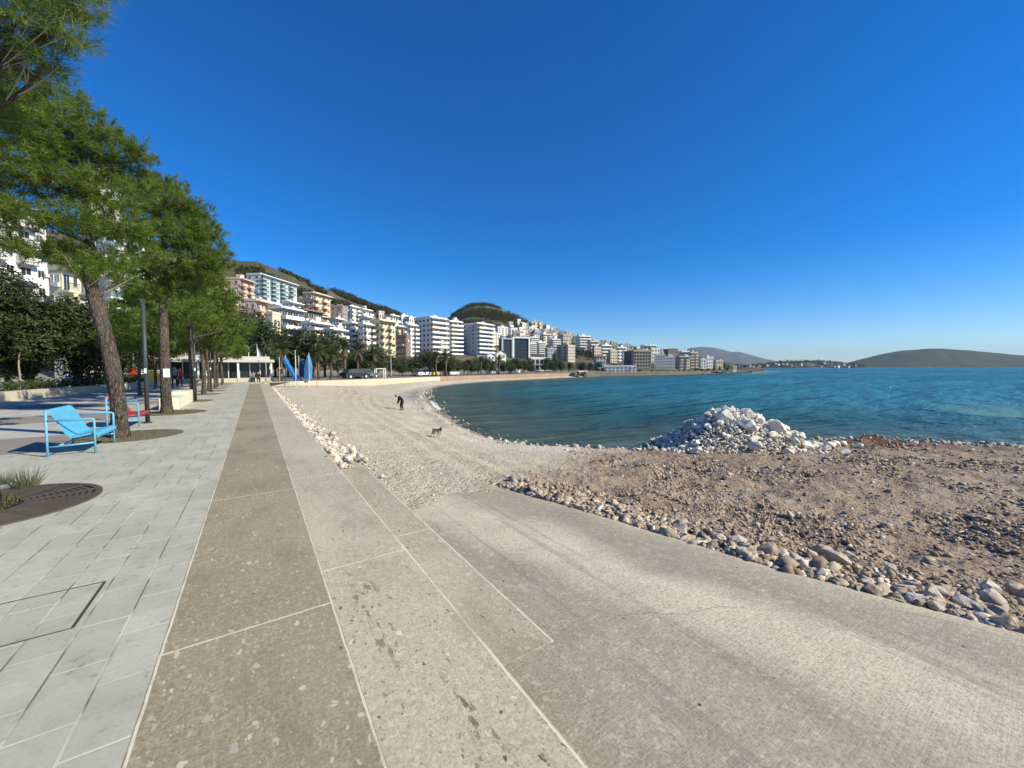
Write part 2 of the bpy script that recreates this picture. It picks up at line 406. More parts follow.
# ================================================================== setting
def polydist(P, X, Y):
    """distance from points to a polyline"""
    best = np.full(X.shape, 1e9)
    for (ax, ay), (bx, by) in zip(P[:-1], P[1:]):
        dx, dy = bx-ax, by-ay; L = dx*dx+dy*dy
        t = np.clip(((X-ax)*dx+(Y-ay)*dy)/L, 0, 1)
        best = np.minimum(best, np.hypot(X-ax-t*dx, Y-ay-t*dy))
    return best
def inside(P, X, Y):
    r = np.zeros(X.shape, bool); n = len(P); j = n-1
    for i in range(n):
        (xi, yi), (xj, yj) = P[i], P[j]
        if yi != yj:
            r ^= ((yi > Y) != (yj > Y)) & (X < (xj-xi)*(Y-yi)/(yj-yi)+xi)
        j = i
    return r
# shore as read off the water line, taken to world distances on the water plane
shore_px = [(1100, 450), (1024, 448), (960, 444), (900, 442.5), (830, 441.5), (790, 444), (735, 448), (690, 449), (660, 450), (640, 451), (600, 449.5), (560, 447.5), (535, 448.5), (515, 445), (490, 438), (465, 428), (445, 415), (432, 403),
            (427, 395), (430, 390), (440, 386.6), (455, 384.6), (480, 382.4), (500, 381.2), (530, 379.6), (560, 378.2), (575, 377.6)]
SHORE = [(60, -26), (40, -9)] + [tuple(at_z(x, y, SEA)[:2]) for x, y in shore_px]
quay_px = [(585, 377.2), (600, 376.4), (620, 376), (640, 375.6), (660, 375.2), (690, 374.4), (715, 373.6), (740, 372.3), (752, 371.6), (765, 371)]
QUAY = [tuple(at_z(x, y, SEA)[:2]) for x, y in quay_px]
WALLD = [(268, 40), (290, 41), (318, 45), (345, 50), (372, 57), (400, 65), (440, 78), (480, 92), (520, 105), (560, 122), (582, 133)]
WALLZ = [0, 0, -.05, -.15, -.22, -.32, -.4, -.45, -.42, -.4, -.4]
BACK = []
for (px, d), z in zip(WALLD, WALLZ):
    X, Y, u, f = ray(px, 367); BACK.append((X*d/f, Y*d/f, z))
PY_END = 43.0
INL = [(1.07, -40.), (1.07, PY_END)] + [b[:2] for b in BACK]
INZ = [-.1, -.35] + [b[2]-.75 for b in BACK]
BEACH_POLY = [(1.07, -40.), (1.07, PY_END)] + [b[:2] for b in BACK] + [QUAY[0]] + SHORE[::-1] + [(60, -40)]
RUBLINE = [(2.2, 4.6), (3.4, 5.4), (6.5, 7.2), (9.5, 9.6), (13.3, 10.6), (30, 12)]
def ramp_z(X, Y): return -.15-.05*np.maximum(X-1.5, 0)-.022*np.maximum(Y-1.8, 0)
def ramp_edge(Y):
    Yk = np.array([-12, -4, 0.2, .8, 1.6, 2.9, 4.0, 5.1, 6.5]); Xk = np.array([8.6, 6.0, 4.55, 4.32, 4.02, 3.74, 3.5, 3.25, 2.9])
    return np.interp(Y, Yk, Xk)
def red_of(X, Y):
    """1 in the reddish rubble field, 0 on the pale pebble beach"""
    xs = np.array([p[0] for p in RUBLINE]); ys = np.array([p[1] for p in RUBLINE])
    d = np.interp(X, xs, ys)-Y+.6*fbm(X*.5, Y*.5, 3)
    return np.clip(.5+d/2.4, 0, 1)
def beach_z(X, Y, fine=True):
    X = np.asarray(X, float); Y = np.asarray(Y, float)
    di = polydist([p[:2] for p in INL], X, Y); ds = polydist(SHORE+QUAY, X, Y)
    ins = inside(BEACH_POLY, X, Y)
    zin = np.interp(Y, [-40, 3.5, 7, 42], [-.04, -.06, -.12, -.4])
    far = np.clip((X-4)/10, 0, 1)*np.clip((Y-30)/12, 0, 1)
    zin = zin*(1-far)+far*(-1.15)
    t = di/(di+ds+1e-6)
    t = t**1.0
    z = zin+(SEA-zin)*t
    zs = SEA-.05*ds-.008*ds**1.4
    r = np.where(ins, red_of(X, Y), .0)
    dist = np.hypot(X, Y)
    lump = .05*fbm(X*.9, Y*.9, 4)*np.clip(di/2, 0, 1)
    lump = lump+r*(.11*fbm(X*1.6+9, Y*1.6, 4)+.05*fbm(X*6, Y*6+3, 3))
    if fine: lump = lump+.018*fbm(X*9, Y*9, 3)*np.clip(di*2, .2, 1)
    # shingle berm and cart tracks on the pale beach
    tr = np.sin((X-2.2-.16*Y-.6*np.sin(Y*.16))*7.0+2*vnoise(X*.7, Y*.3))
    lump = lump+(1-r)*.02*tr*np.exp(-((X-3.2-.13*Y)/1.6)**2)
    lump = lump+np.where(ins, .16*np.exp(-((ds-1.0)/.5)**2)*(1-.5*r)*(.7+.8*vnoise(X*1.1, Y*1.1)), 0)
    wr = np.clip((9.5-Y)/4.5, 0, 1)*np.clip((4.6-X)/1.4, 0, 1); z = z*(1-wr)+wr*(ramp_z(X, Y)+.035)
    z = np.where(ins, z+lump, zs+.03*fbm(X, Y, 3))
    rq = at_z(872, 448, SEA); rm = np.exp(-(((X-rq.x)*CY-(Y-rq.y)*SY)/1.7)**2-(((X-rq.x)*SY+(Y-rq.y)*CY)/.8)**2); z = z+np.where(ins, .32*rm*(1+.6*fbm(X*3, Y*3, 3)), 0)
    # dug out under the ramp, blended out where sand lies over its lower end
    foot = (X < ramp_edge(Y)-.02) & (Y < 6.6)
    endl = 4.75+.25*(X-2.2)/1.2+.5*fbm(X*1.7, Y*1.3, 3)
    cov = np.clip((Y-endl)/1.3, 0, 1); cov = cov*cov*(3-2*cov)
    rz = ramp_z(X, Y)
    z = np.where(foot, np.where(cov <= 0, rz-.06, rz-.02+np.minimum(cov*8, 1)*.026+cov*np.maximum(z-rz, .01)), z)
    # against the ramp edge the rubble lies about level with it
    de = X-ramp_edge(Y); near = (~foot) & (de < 1.6) & (Y < 6)
    w = np.clip(1-de/1.6, 0, 1)
    z = np.where(near, z*(1-w)+w*(rz-.02+.05*vnoise(X*5, Y*5)), z)
    # band 3 buried at its far end
    b3 = (X < 1.6)&(Y < 7.6)
    z = np.where(b3, np.where(Y < 6.3, -.2, np.minimum(z, -.165+.06*np.clip(Y-6.5, 0, 1))), z)
    return z, ins, ds, r
# ---- beach sheet: polar grid about the viewer's standing point so near cells are small
NA, NR = 620, 430
az = np.radians(np.linspace(-2, 118, NA)); rr = np.exp(np.linspace(math.log(.7), math.log(190), NR))
A, R = np.meshgrid(az, rr, indexing='ij'); BX = R*np.sin(A); BY = R*np.cos(A)
# pull the left edge of the sheet onto the wall face
BZ, INS, DS, RED = beach_z(BX, BY)
_q = at_z(872, 447, SEA); RUST = np.clip(1.3*np.exp(-(((BX-_q.x)*CY-(BY-_q.y)*SY)/2.0)**2-(((BX-_q.x)*SY+(BY-_q.y)*CY)/1.0)**2)*(1+.8*fbm(BX*2, BY*2, 3))+.5*np.exp(-DS/.8)*RED, 0, 1)
WET = np.where(INS, np.clip(1-(BZ-SEA-.02)/.2, 0, 1), .6)
TRK = np.clip(np.sin((BX-2.2-.16*BY-.6*np.sin(BY*.16))*7.0+2*vnoise(BX*.7, BY*.3))*.5-.05+1.1*fbm(BX*.35, BY*.35, 3), 0, 1)*np.exp(-((BX-3.6-.13*BY)/2.4)**2)*(BY > 6)
PALE = np.clip(np.exp(-((DS-2.2)/1.5)**2)*(.6+1.4*fbm(BX*.5, BY*.5, 3))+.9*fbm(BX*.22+4, BY*.12, 3), 0, 1)
idx = np.arange(NA*NR).reshape(NA, NR)
quad = np.stack([idx[:-1, :-1], idx[1:, :-1], idx[1:, 1:], idx[:-1, 1:]], -1).reshape(-1, 4)
cx = BX.ravel()[quad].mean(1); cy = BY.ravel()[quad].mean(1); cz = BZ.ravel()[quad].mean(1)
keep = (inside(BEACH_POLY, cx, cy) | (polydist(SHORE, cx, cy) < 95)) & ~((cx < 1.2) & (cy < PY_END+.5) & (cx < 1.06))
inl_side = inside([(-80, -60), (1.04, -60), (1.04, PY_END)] + [b[:2] for b in BACK] + [(300, 500), (-80, 500)], cx, cy)
quad = quad[keep & ~inl_side][:, ::-1]
BEACHM = m_beach()
beach = prop(link('beach', up(np_mesh('beach', np.stack([BX.ravel(), BY.ravel(), BZ.ravel()], 1), quad, BEACHM, True, attr={'red': RED.ravel(), 'wet': WET.ravel(), 'track': TRK.ravel(), 'pale': PALE.ravel(), 'rust': RUST.ravel()}))), kind='structure')
# ---- sea
NA2, NR2 = 260, 300
az2 = np.radians(np.linspace(-3, 128, NA2)); rr2 = np.exp(np.linspace(math.log(5), math.log(16000), NR2))
A, R = np.meshgrid(az2, rr2, indexing='ij'); SX = R*np.sin(A); SY_ = R*np.cos(A)
dsh = polydist(SHORE+QUAY, SX, SY_); insb = inside(BEACH_POLY, SX, SY_)
dsh = np.where(insb, 0, dsh)
_s = np.clip((dsh-6)/22, 0, 1); DEEP = 1-(np.exp(-np.maximum(dsh-.1, 0)*.06))*(1-_s*_s*(3-2*_s)); MID = np.clip(dsh/34, 0, 1)
swell = .06*np.sin(dsh*.9+1.6*fbm(SX*.12, SY_*.12, 2))*np.exp(-dsh/14)*np.clip(dsh/1.5, 0, 1)
idx = np.arange(NA2*NR2).reshape(NA2, NR2)
quad = np.stack([idx[:-1, :-1], idx[1:, :-1], idx[1:, 1:], idx[:-1, 1:]], -1).reshape(-1, 4)[:, ::-1]
cx = SX.ravel()[quad].mean(1); cy = SY_.ravel()[quad].mean(1)
okk = ~inside(BEACH_POLY, cx, cy) | (polydist(SHORE, cx, cy) < 1.5)
landp = [(-80, -60), (1.04, -60), (1.04, PY_END)] + [b[:2] for b in BACK] + QUAY[:-2] + [(QUAY[-2][0]+20, QUAY[-2][1]+60), (500, 3000), (-80, 3000)]
okk &= ~inside(landp, cx, cy) | (polydist(QUAY+SHORE, cx, cy) < 14)
sea = prop(link('sea', up(np_mesh('sea', np.stack([SX.ravel(), SY_.ravel(), SEA+swell.ravel()], 1), quad[okk], m_sea(), True, attr={'deep': DEEP.ravel(), 'mid': MID.ravel()}))), kind='structure')
# ---- hillside
KX = [-700, -300, 0, 150, 215, 262, 290, 345, 400, 440, 480, 520, 560, 600, 640, 690, 720, 742, 760]
K0 = [14, 14, 20, 24, 26, 39.0, 41, 50, 65, 78, 92, 105, 122, 142, 154, 178, 200, 250, 300]
KZ0 = [-.12, -.12, -.12, -.12, -.12, -.05, 0, -.15, -.32, -.4, -.45, -.42, -.4, -.5, -.6, -.7, -.8, -.9, -1.2]
K1 = [50, 50, 56, 62, 72, 84, 90, 100, 110, 125, 140, 150, 160, 165, 175, 195, 215, 265, 310]
RX = [-700, -300, 0, 150, 225, 262, 300, 345, 385, 410, 428, 440, 452, 465, 474, 480, 490, 500, 515, 530, 560, 600, 640, 665, 690, 720, 745, 765]
RYP = [330, 260, 222, 245, 258, 262, 280, 295, 309, 320, 327, 323, 316, 307.5, 305, 304.5, 305.5, 308.5, 315, 323.5, 334, 345, 351.5, 355, 359, 364.5, 367, 368.6]
RD = [200, 210, 220, 225, 230, 260, 300, 340, 390, 430, 480, 540, 575, 600, 605, 610, 610, 605, 600, 600, 620, 640, 660, 670, 690, 720, 740, 700]
def ridge(px):
    d = np.interp(px, RX, RD); y = np.interp(px, RX, RYP)
    # exact height of the ray at that pixel row
    b = 384-y; f = F*math.cos(PITCH)+b*math.sin(PITCH); u = -F*math.sin(PITCH)+b*math.cos(PITCH)
    return d, EYE+u*d/f
def terrain_pz(px, zc):
    px = np.asarray(px, float); zc = np.asarray(zc, float)
    z0 = np.interp(px, KX, KZ0); d1 = np.interp(px, KX, K1); dr, zr = ridge(px)
    t = (zc-d1)/(dr-d1)
    up = z0+(zr-z0)*np.clip(t, 0, 1)
    dn = zr-(zc-dr)*.25
    return np.where(t <= 1, up, np.maximum(dn, -6))
def terrain_z(x, y):
    return float(terrain_pz(colpx(x, y), depth(x, y)))
tpx = np.concatenate([np.linspace(-700, 0, 40)[:-1], np.linspace(0, 764, 240)])
rows = 150
V = []
for px in tpx:
    d0 = np.interp(px, KX, K0); dr, zr = ridge(px)
    ds_ = np.concatenate([np.exp(np.linspace(math.log(d0), math.log(dr), rows-18)), np.linspace(dr*1.02, dr*1.7, 18)])
    z = terrain_pz(px, ds_)
    sx = (px-512)*math.cos(PITCH)/F
    f = ds_; a = sx*f
    V.append(np.stack([a*CY+f*SY, -a*SY+f*CY, z], 1))
V = np.array(V); tt = V.reshape(-1, 3)
dd1 = np.interp(tpx, KX, K1)[:, None]; zc_ = V[..., 0]*SY+V[..., 1]*CY
ampl = np.clip((zc_-dd1)/60, 0, 1)
V[..., 2] += ampl*(2.2*fbm(V[..., 0]*.03, V[..., 1]*.03, 3)*np.clip((zc_-dd1)/200, 0, 1)+.5*fbm(V[..., 0]*.2, V[..., 1]*.2, 3))
NT_, NR3 = V.shape[:2]
idx = np.arange(NT_*NR3).reshape(NT_, NR3)
quad = np.stack([idx[:-1, :-1], idx[1:, :-1], idx[1:, 1:], idx[:-1, 1:]], -1).reshape(-1, 4)[:, ::-1]
hillm = m_hill('hillside_scrub', [(.3, (.07, .068, .042)), (.45, (.115, .10, .072)), (.56, (.19, .165, .13)), (.7, (.27, .235, .19))])
streetm = simple('coast_road_paving', (.2, .18, .15), .9, .3, .12)
zc2 = (V[..., 0]*SY+V[..., 1]*CY)[:-1, :-1].reshape(-1); flat = zc2 < (np.repeat(dd1[:-1], NR3-1, 1).reshape(-1)+2)
hm = np_mesh('hillside', V.reshape(-1, 3), quad, [hillm, streetm], True)
hm.polygons.foreach_set('material_index', flat.astype(np.int32))
prop(link('hillside', up(hm)), kind='structure')
# ---- far land across the bay: ridge lines with real depth
def far_land(name, pts, d0, thick, cols, sc, back=1.0):
    """pts (px, ridge row) across the land; shore at depth d0, ridge at d0+thick"""
    xs = np.linspace(pts[0][0], pts[-1][0], 160); ys = np.interp(xs, [p[0] for p in pts], [p[1] for p in pts])
    V = []; NV = 28
    for px, y in zip(xs, ys):
        sx = (px-512)*math.cos(PITCH)/F
        top = at_d(px, y, d0+thick)[2]
        for k in range(NV):
            u = k/(NV-1)*(1+back); d = d0+thick*u
            h = SEA-1+(top-SEA+1)*(math.sin(min(u, 1)*math.pi/2)**.9 if u <= 1 else math.cos((u-1)/back*math.pi/2))
            h += top*.09*float(vnoise(np.array(px*.09+u*2), np.array(u*3.0+px*.02)))*math.sin(math.pi*min(u, 2-u if u > 1 else u))
            a = sx*d; V.append((a*CY+d*SY, -a*SY+d*CY, h))
    idx = np.arange(len(xs)*NV).reshape(len(xs), NV)
    q = np.stack([idx[:-1, :-1], idx[1:, :-1], idx[1:, 1:], idx[:-1, 1:]], -1).reshape(-1, 4)[:, ::-1]
    return prop(link(name, up(np_mesh(name, np.array(V), q, m_hill(name+'_ground', cols, sc), True))), kind='structure')
far_land('far_mountain', [(640, 367), (665, 358), (690, 348.2), (700, 347), (712, 347.4), (722, 349.5), (730, 352), (740, 352.2), (752, 355.5), (765, 359), (790, 363.3), (815, 366.5)], 7000, 1800,
         [(.3, (.055, .06, .07)), (.6, (.095, .09, .095))], .08)  # distance haze partly put into these bluish-dark ground tones
far_land('far_island', [(838, 366.6), (846, 363), (860, 359.5), (880, 354.5), (900, 351), (925, 349), (940, 348.8), (960, 350), (985, 352), (1010, 354.5), (1040, 357), (1120, 362), (1200, 366)], 2700, 900,
         [(.3, (.024, .044, .024)), (.55, (.05, .064, .034)), (.75, (.09, .085, .055))], .16)
far_land('far_low_shore', [(742, 366.5), (760, 364.5), (775, 362.8), (785, 361.6), (805, 360.8), (822, 361.2), (838, 362.2), (850, 364.2), (866, 366.4)], 1300, 220,
         [(.3, (.04, .055, .03)), (.55, (.08, .085, .05)), (.7, (.22, .19, .15))], .5)
# ---- promenade
PAV = m_pavers()
mb = MB(); mb.box(-4.2, -.484, -8, PY_END, -.3, 0); prop(mb.build('promenade_paving', PAV), kind='structure')
# plaza of larger slabs further left
t = NT('plaza_slabs'); v0 = t.coord(); sx = t.add('ShaderNodeSeparateXYZ', i_0=v0)
br = t.add('ShaderNodeTexBrick', offset=.5, i_Vector=t.add('ShaderNodeCombineXYZ', i_X=sx.outputs['Y'], i_Y=sx.outputs['X']).outputs[0], i_Scale=1.0)
for k, val in (('Brick Width', .9), ('Row Height', .45), ('Mortar Size', .006)): br.inputs[k].default_value = val
br.inputs['Color1'].default_value = (0, 0, 0, 1); br.inputs['Color2'].default_value = (1, 1, 1, 1)
c = t.mix(br.outputs['Color'], (.4, .39, .35), (.5, .48, .43)); c = t.mix(br.outputs['Fac'], c, (.24, .22, .19))
c = t.mix(t.ramp(t.noise(v0, .8, 5, .6), [(.4, 0), (.7, .6)]), c, (.34, .33, .3)); t.principled(c, .8, None, .25); PLZ = t.m
mb = MB(); mb.box(-48, -4.2, -8, 75, -.3, -.0); mb.box(-4.2, 1.07, PY_END, 75, -.3, 0); prop(mb.build('plaza_paving', PLZ), kind='structure')
mb = MB(); mb.box(-14, -3.35, 10.9, 13.3, 0, .004); mb.box(-14, -3.35, 16.6, 19.0, 0, .004); mb.box(-14, -3.35, 22.4, 24.6, 0, .004)
prop(mb.build('brown_paving_band', simple('brown_paving', (.26, .22, .19), .8, .25, 2.0)), kind='structure')
T1 = m_terrazzo('brown_terrazzo', (.288, .232, .15), (.362, .303, .206), .5, 0, (-.474, .395), 0, 0)
T2 = m_terrazzo('pale_terrazzo', (.44, .38, .268), (.525, .46, .338), .4, .2, (1.058,), 0, 0, 3.27, 2.95, ((.60, 2.6, .14, .8), (.80, 1.55, .1, .35), (.66, 3.9, .1, .25)))
T3 = m_terrazzo('tan_terrazzo', (.395, .335, .24), (.47, .41, .305), .4, .15, (1.538,), 0, 0, 3.9, 3.2)
mb = MB(); mb.box(-.484, .402, -8, PY_END, -.3, .002); prop(mb.build('promenade_border', T1), kind='structure')
mb = MB(); mb.box(.402, 1.07, -8, PY_END, -1.2, .003); prop(mb.build('seawall_coping', T2), kind='structure')
mb = MB(); mb.box(1.072, 1.55, 1.842, 8.0, -1.2, -.147); prop(mb.build('seawall_step', T3), kind='structure')
# ---- ramp
gy = np.linspace(-9, 6.3, 120); gu = np.linspace(0, 1, 34); V = []
for y in gy:
    xl = 1.073 if y < 1.82 else 1.552; xr = float(ramp_edge(y))+.03*float(vnoise(np.array(y*3.1), np.array(2.)))
    for u in gu:
        x = xl+(xr-xl)*u; V.append((x, y, float(ramp_z(x, y))+.012*float(fbm(np.array(x*.9), np.array(y*.7), 3))-(.02*max(0, (u-.94)/.06))**1))
V = np.array(V); n = len(gu); top = np.arange(len(V)).reshape(len(gy), n)
Vb = V[top[:, -1]].copy(); Vb[:, 2] -= .4; V2 = np.concatenate([V, Vb]); bt = len(V)+np.arange(len(gy))
q = np.concatenate([np.stack([top[:-1, :-1], top[:-1, 1:], top[1:, 1:], top[1:, :-1]], -1).reshape(-1, 4), np.stack([top[:-1, -1], bt[:-1], bt[1:], top[1:, -1]], -1)])
prop(link('concrete_ramp', up(np_mesh('concrete_ramp', V2, q, m_ramp(), True))), kind='structure')
# ---- low cream wall round the back of the beach, and the quay further on
creamw = simple('cream_stone', (.50, .44, .34), .85, .14, .8, .3, 9)
quaym = simple('quay_concrete', (.13, .115, .095), .95, .35, .4)
def wall_along(pts, w, h, z_below, name, mt, label):
    mb = MB(); P = [Vector(p) for p in pts]; L = []
    for i, p in enumerate(P):
        tdir = (P[min(i+1, len(P)-1)]-P[max(i-1, 0)]); tdir.z = 0; tdir.normalize(); nrm = Vector((-tdir.y, tdir.x, 0))
        L.append((p, p+nrm*w))
    for (a, b), (c, d) in zip(L[:-1], L[1:]):
        up = Vector((0, 0, h)); dn = Vector((0, 0, -z_below))
        mb.poly([a+dn, c+dn, c+up, a+up]); mb.poly([d+dn, b+dn, b+up, d+up]); mb.poly([a+up, c+up, d+up, b+up])
    for (a, b) in (L[0], L[-1]): mb.poly([a+Vector((0, 0, -z_below)), b+Vector((0, 0, -z_below)), b+Vector((0, 0, h)), a+Vector((0, 0, h))])
    return prop(mb.build(name, mt), label, 'wall')
wall_along([(1.08, PY_END, 0)]+BACK[:7], .45, .06, 1.6, 'beach_wall', creamw, 'low cream stone wall curving round the back of the pebble beach')
wall_along([(x, y, z) for x, y, z in BACK[6:]]+[(QUAY[0][0], QUAY[0][1], -.5)], .6, .05, 2.2, 'beach_wall', simple('earth_bank_wall', (.33, .22, .155), .95, .35, .25), 'brown earth and concrete bank behind the far end of the beach')
wall_along([(x, y, -.5-.02*i) for i, (x, y) in enumerate(QUAY[:-1])], 1.2, .0, 2.5, 'quay_wall', quaym, 'grey concrete quay wall below the far town')
# ---- world, sun, camera, haze
SUN_AZ, SUN_EL = math.radians(141), math.radians(33)
w = bpy.data.worlds.new('World'); SC.world = w; w.use_nodes = True; wt = w.node_tree; wt.nodes.clear()
sky = wt.nodes.new('ShaderNodeTexSky'); sky.sky_type = 'NISHITA'; sky.sun_disc = False
sky.sun_elevation = SUN_EL; sky.sun_rotation = SUN_AZ; sky.altitude = 0; sky.air_density = 1.0; sky.dust_density = 0.05; sky.ozone_density = 4.0
hs = wt.nodes.new('ShaderNodeHueSaturation'); hs.inputs['Saturation'].default_value = 1.5; hs.inputs['Value'].default_value = 1.0
wt.links.new(sky.outputs[0], hs.inputs['Color'])
bg = wt.nodes.new('ShaderNodeBackground'); bg.inputs[1].default_value = .09
wo = wt.nodes.new('ShaderNodeOutputWorld'); gn = wt.nodes.new('ShaderNodeMix'); gn.data_type = 'RGBA'; gn.blend_type = 'MULTIPLY'; gn.inputs[0].default_value = 1; gn.inputs[7].default_value = (.74, .92, 1.18, 1); wt.links.new(hs.outputs[0], gn.inputs[6]); wt.links.new(gn.outputs[2], bg.inputs[0]); wt.links.new(bg.outputs[0], wo.inputs[0])
sl = bpy.data.lights.new('sun', 'SUN'); sl.energy = 4.8; sl.angle = math.radians(.53); sl.color = (1, .93, .725)
so = bpy.data.objects.new('sun', sl); COL.objects.link(so)
S = Vector((math.sin(SUN_AZ)*math.cos(SUN_EL), math.cos(SUN_AZ)*math.cos(SUN_EL), math.sin(SUN_EL)))
so.rotation_mode = 'QUATERNION'; so.rotation_quaternion = S.to_track_quat('Z', 'Y'); so.location = (20, -20, 40)
cd = bpy.data.cameras.new('camera'); cd.sensor_width = 36; cd.lens = 36*F/1024; cd.clip_start = .05; cd.clip_end = 40000
co = bpy.data.objects.new('camera', cd); COL.objects.link(co); co.location = (0, 0, EYE)
co.rotation_euler = (math.pi/2-PITCH, 0, -YAW); SC.camera = co
HAZE = True
if HAZE:
    t = NT('haze_air'); pv = t.add('ShaderNodeVolumePrincipled'); pv.inputs['Color'].default_value = (.62, .78, 1, 1); pv.inputs['Density'].default_value = 4.5e-5; pv.inputs['Anisotropy'].default_value = 0.0
    t.lk(pv.outputs[0], t.out.inputs['Volume'])
    mb = MB(); mb.box(-2500, 20000, -9000, 16500, -60, 560); hz = prop(mb.build('haze', t.m), kind='stuff')
vs = SC.view_settings; vs.view_transform = 'Standard'; vs.look = 'None'; vs.gamma = 1; vs.use_curve_mapping = False; vs.exposure = 0.55
SC.render.engine = 'CYCLES'; cy = SC.cycles; cy.use_denoising = True; cy.max_bounces = 6; cy.transparent_max_bounces = 12; cy.volume_bounces = 0; cy.sample_clamp_indirect = 6
# ================================================================== vegetation
PINE = leafmat('pine_needles', (.062, .118, .014), (.195, .255, .045), .6, .42)
BROAD = leafmat('glossy_leaves', (.010, .020, .004), (.050, .062, .013), .5, .12, .3)
PARK = leafmat('park_leaves', (.018, .034, .010), (.062, .082, .022), .5, .2)
PALM = leafmat('palm_leaves', (.035, .048, .016), (.12, .125, .05), .5, .2)
PALMDRY = leafmat('dry_palm_leaves', (.11, .08, .045), (.19, .14, .085), .8, .1)
SCRUB = leafmat('scrub_leaves', (.026, .032, .016), (.078, .080, .042), .8, .15, .1)
GRASS = leafmat('grass_blades', (.06, .07, .018), (.15, .14, .05), .6, .25)
PBARK = bark('pine_bark', (.03, .024, .019), (.185, .15, .125)); TBARK = bark('brown_bark', (.03, .025, .02), (.14, .115, .09)); PMBARK = bark('palm_bark', (.05, .04, .03), (.19, .155, .115), 5)
def needle_crown(centers, dirs, n, L, w, rng):
    """tufts of needles: each needle one thin triangle leaving the twig end"""
    m = len(centers); C = np.repeat(centers, n, 0); D = np.repeat(dirs, n, 0)
    ax = rng.normal(size=(m*n, 3)); ax /= np.linalg.norm(ax, axis=1, keepdims=True)
    d = D*.75+ax; d /= np.linalg.norm(d, axis=1, keepdims=True)
    off = D*(rng.random((m*n, 1))-.65)*L*1.1
    s = np.cross(d, rng.normal(size=(m*n, 3))); s /= np.linalg.norm(s, axis=1, keepdims=True)
    ln = L*(.6+.6*rng.random((m*n, 1)))
    a = C+off+s*w*.5; b = C+off-s*w*.5; tip = C+off+d*ln-np.array([[0, 0, 1]])*ln*.12
    V = np.stack([a, b, tip], 1).reshape(-1, 3); Fc = np.arange(len(V)).reshape(-1, 3)
    tint = np.repeat(np.clip(.15+.75*rng.random(m)+.0, 0, 1), n*3)+np.repeat(rng.normal(0, .1, m*n), 3)
    return V, Fc, np.clip(tint, 0, 1)
def leaf_cards(C, N, L, w, rng, tint=None):
    """one bent two-triangle leaf per point; N = leaf normals"""
    m = len(C); N = N/np.linalg.norm(N, axis=1, keepdims=True)
    d = np.cross(N, rng.normal(size=(m, 3))); d /= np.linalg.norm(d, axis=1, keepdims=True); s = np.cross(N, d)
    l = L*(.6+.7*rng.random((m, 1))); ww = w*(.7+.5*rng.random((m, 1)))
    V = np.stack([C, C+d*l*.5+s*ww*.5-N*l*.08, C+d*l, C+d*l*.5-s*ww*.5-N*l*.08], 1).reshape(-1, 3)
    b = np.arange(m)*4; Fc = np.concatenate([np.stack([b, b+1, b+2], 1), np.stack([b, b+2, b+3], 1)])
    tv = rng.random(m) if tint is None else tint
    return V, Fc, np.clip(np.repeat(tv, 4), 0, 1)
def lobe_points(lobes, per, rng, shell=.55):
    """points in the outer part of ellipsoid lobes, with outward normals; ragged by noise"""
    P = []; N = []
    for (c, r) in lobes:
        k = int(per*(r[0]*r[1]+r[1]*r[2]+r[0]*r[2]))+6
        d = rng.normal(size=(k, 3)); d /= np.linalg.norm(d, axis=1, keepdims=True)
        rad = shell+(1-shell)*rng.random((k, 1))**.6
        rag = 1+.22*np.sin(d[:, :1]*7+c[0]*3)*np.cos(d[:, 1:2]*6+c[1])+.18*np.sin(d[:, 2:]*9+c[2])
        P.append(np.array(c)+d*rad*np.array(r)*rag); N.append(d)
    return np.concatenate(P), np.concatenate(N)
def bez(p0, p1, p2, n=7):
    p0, p1, p2 = Vector(p0), Vector(p1), Vector(p2)
    return [p0*(1-t)**2+p1*2*t*(1-t)+p2*t*t for t in [i/(n-1) for i in range(n)]]
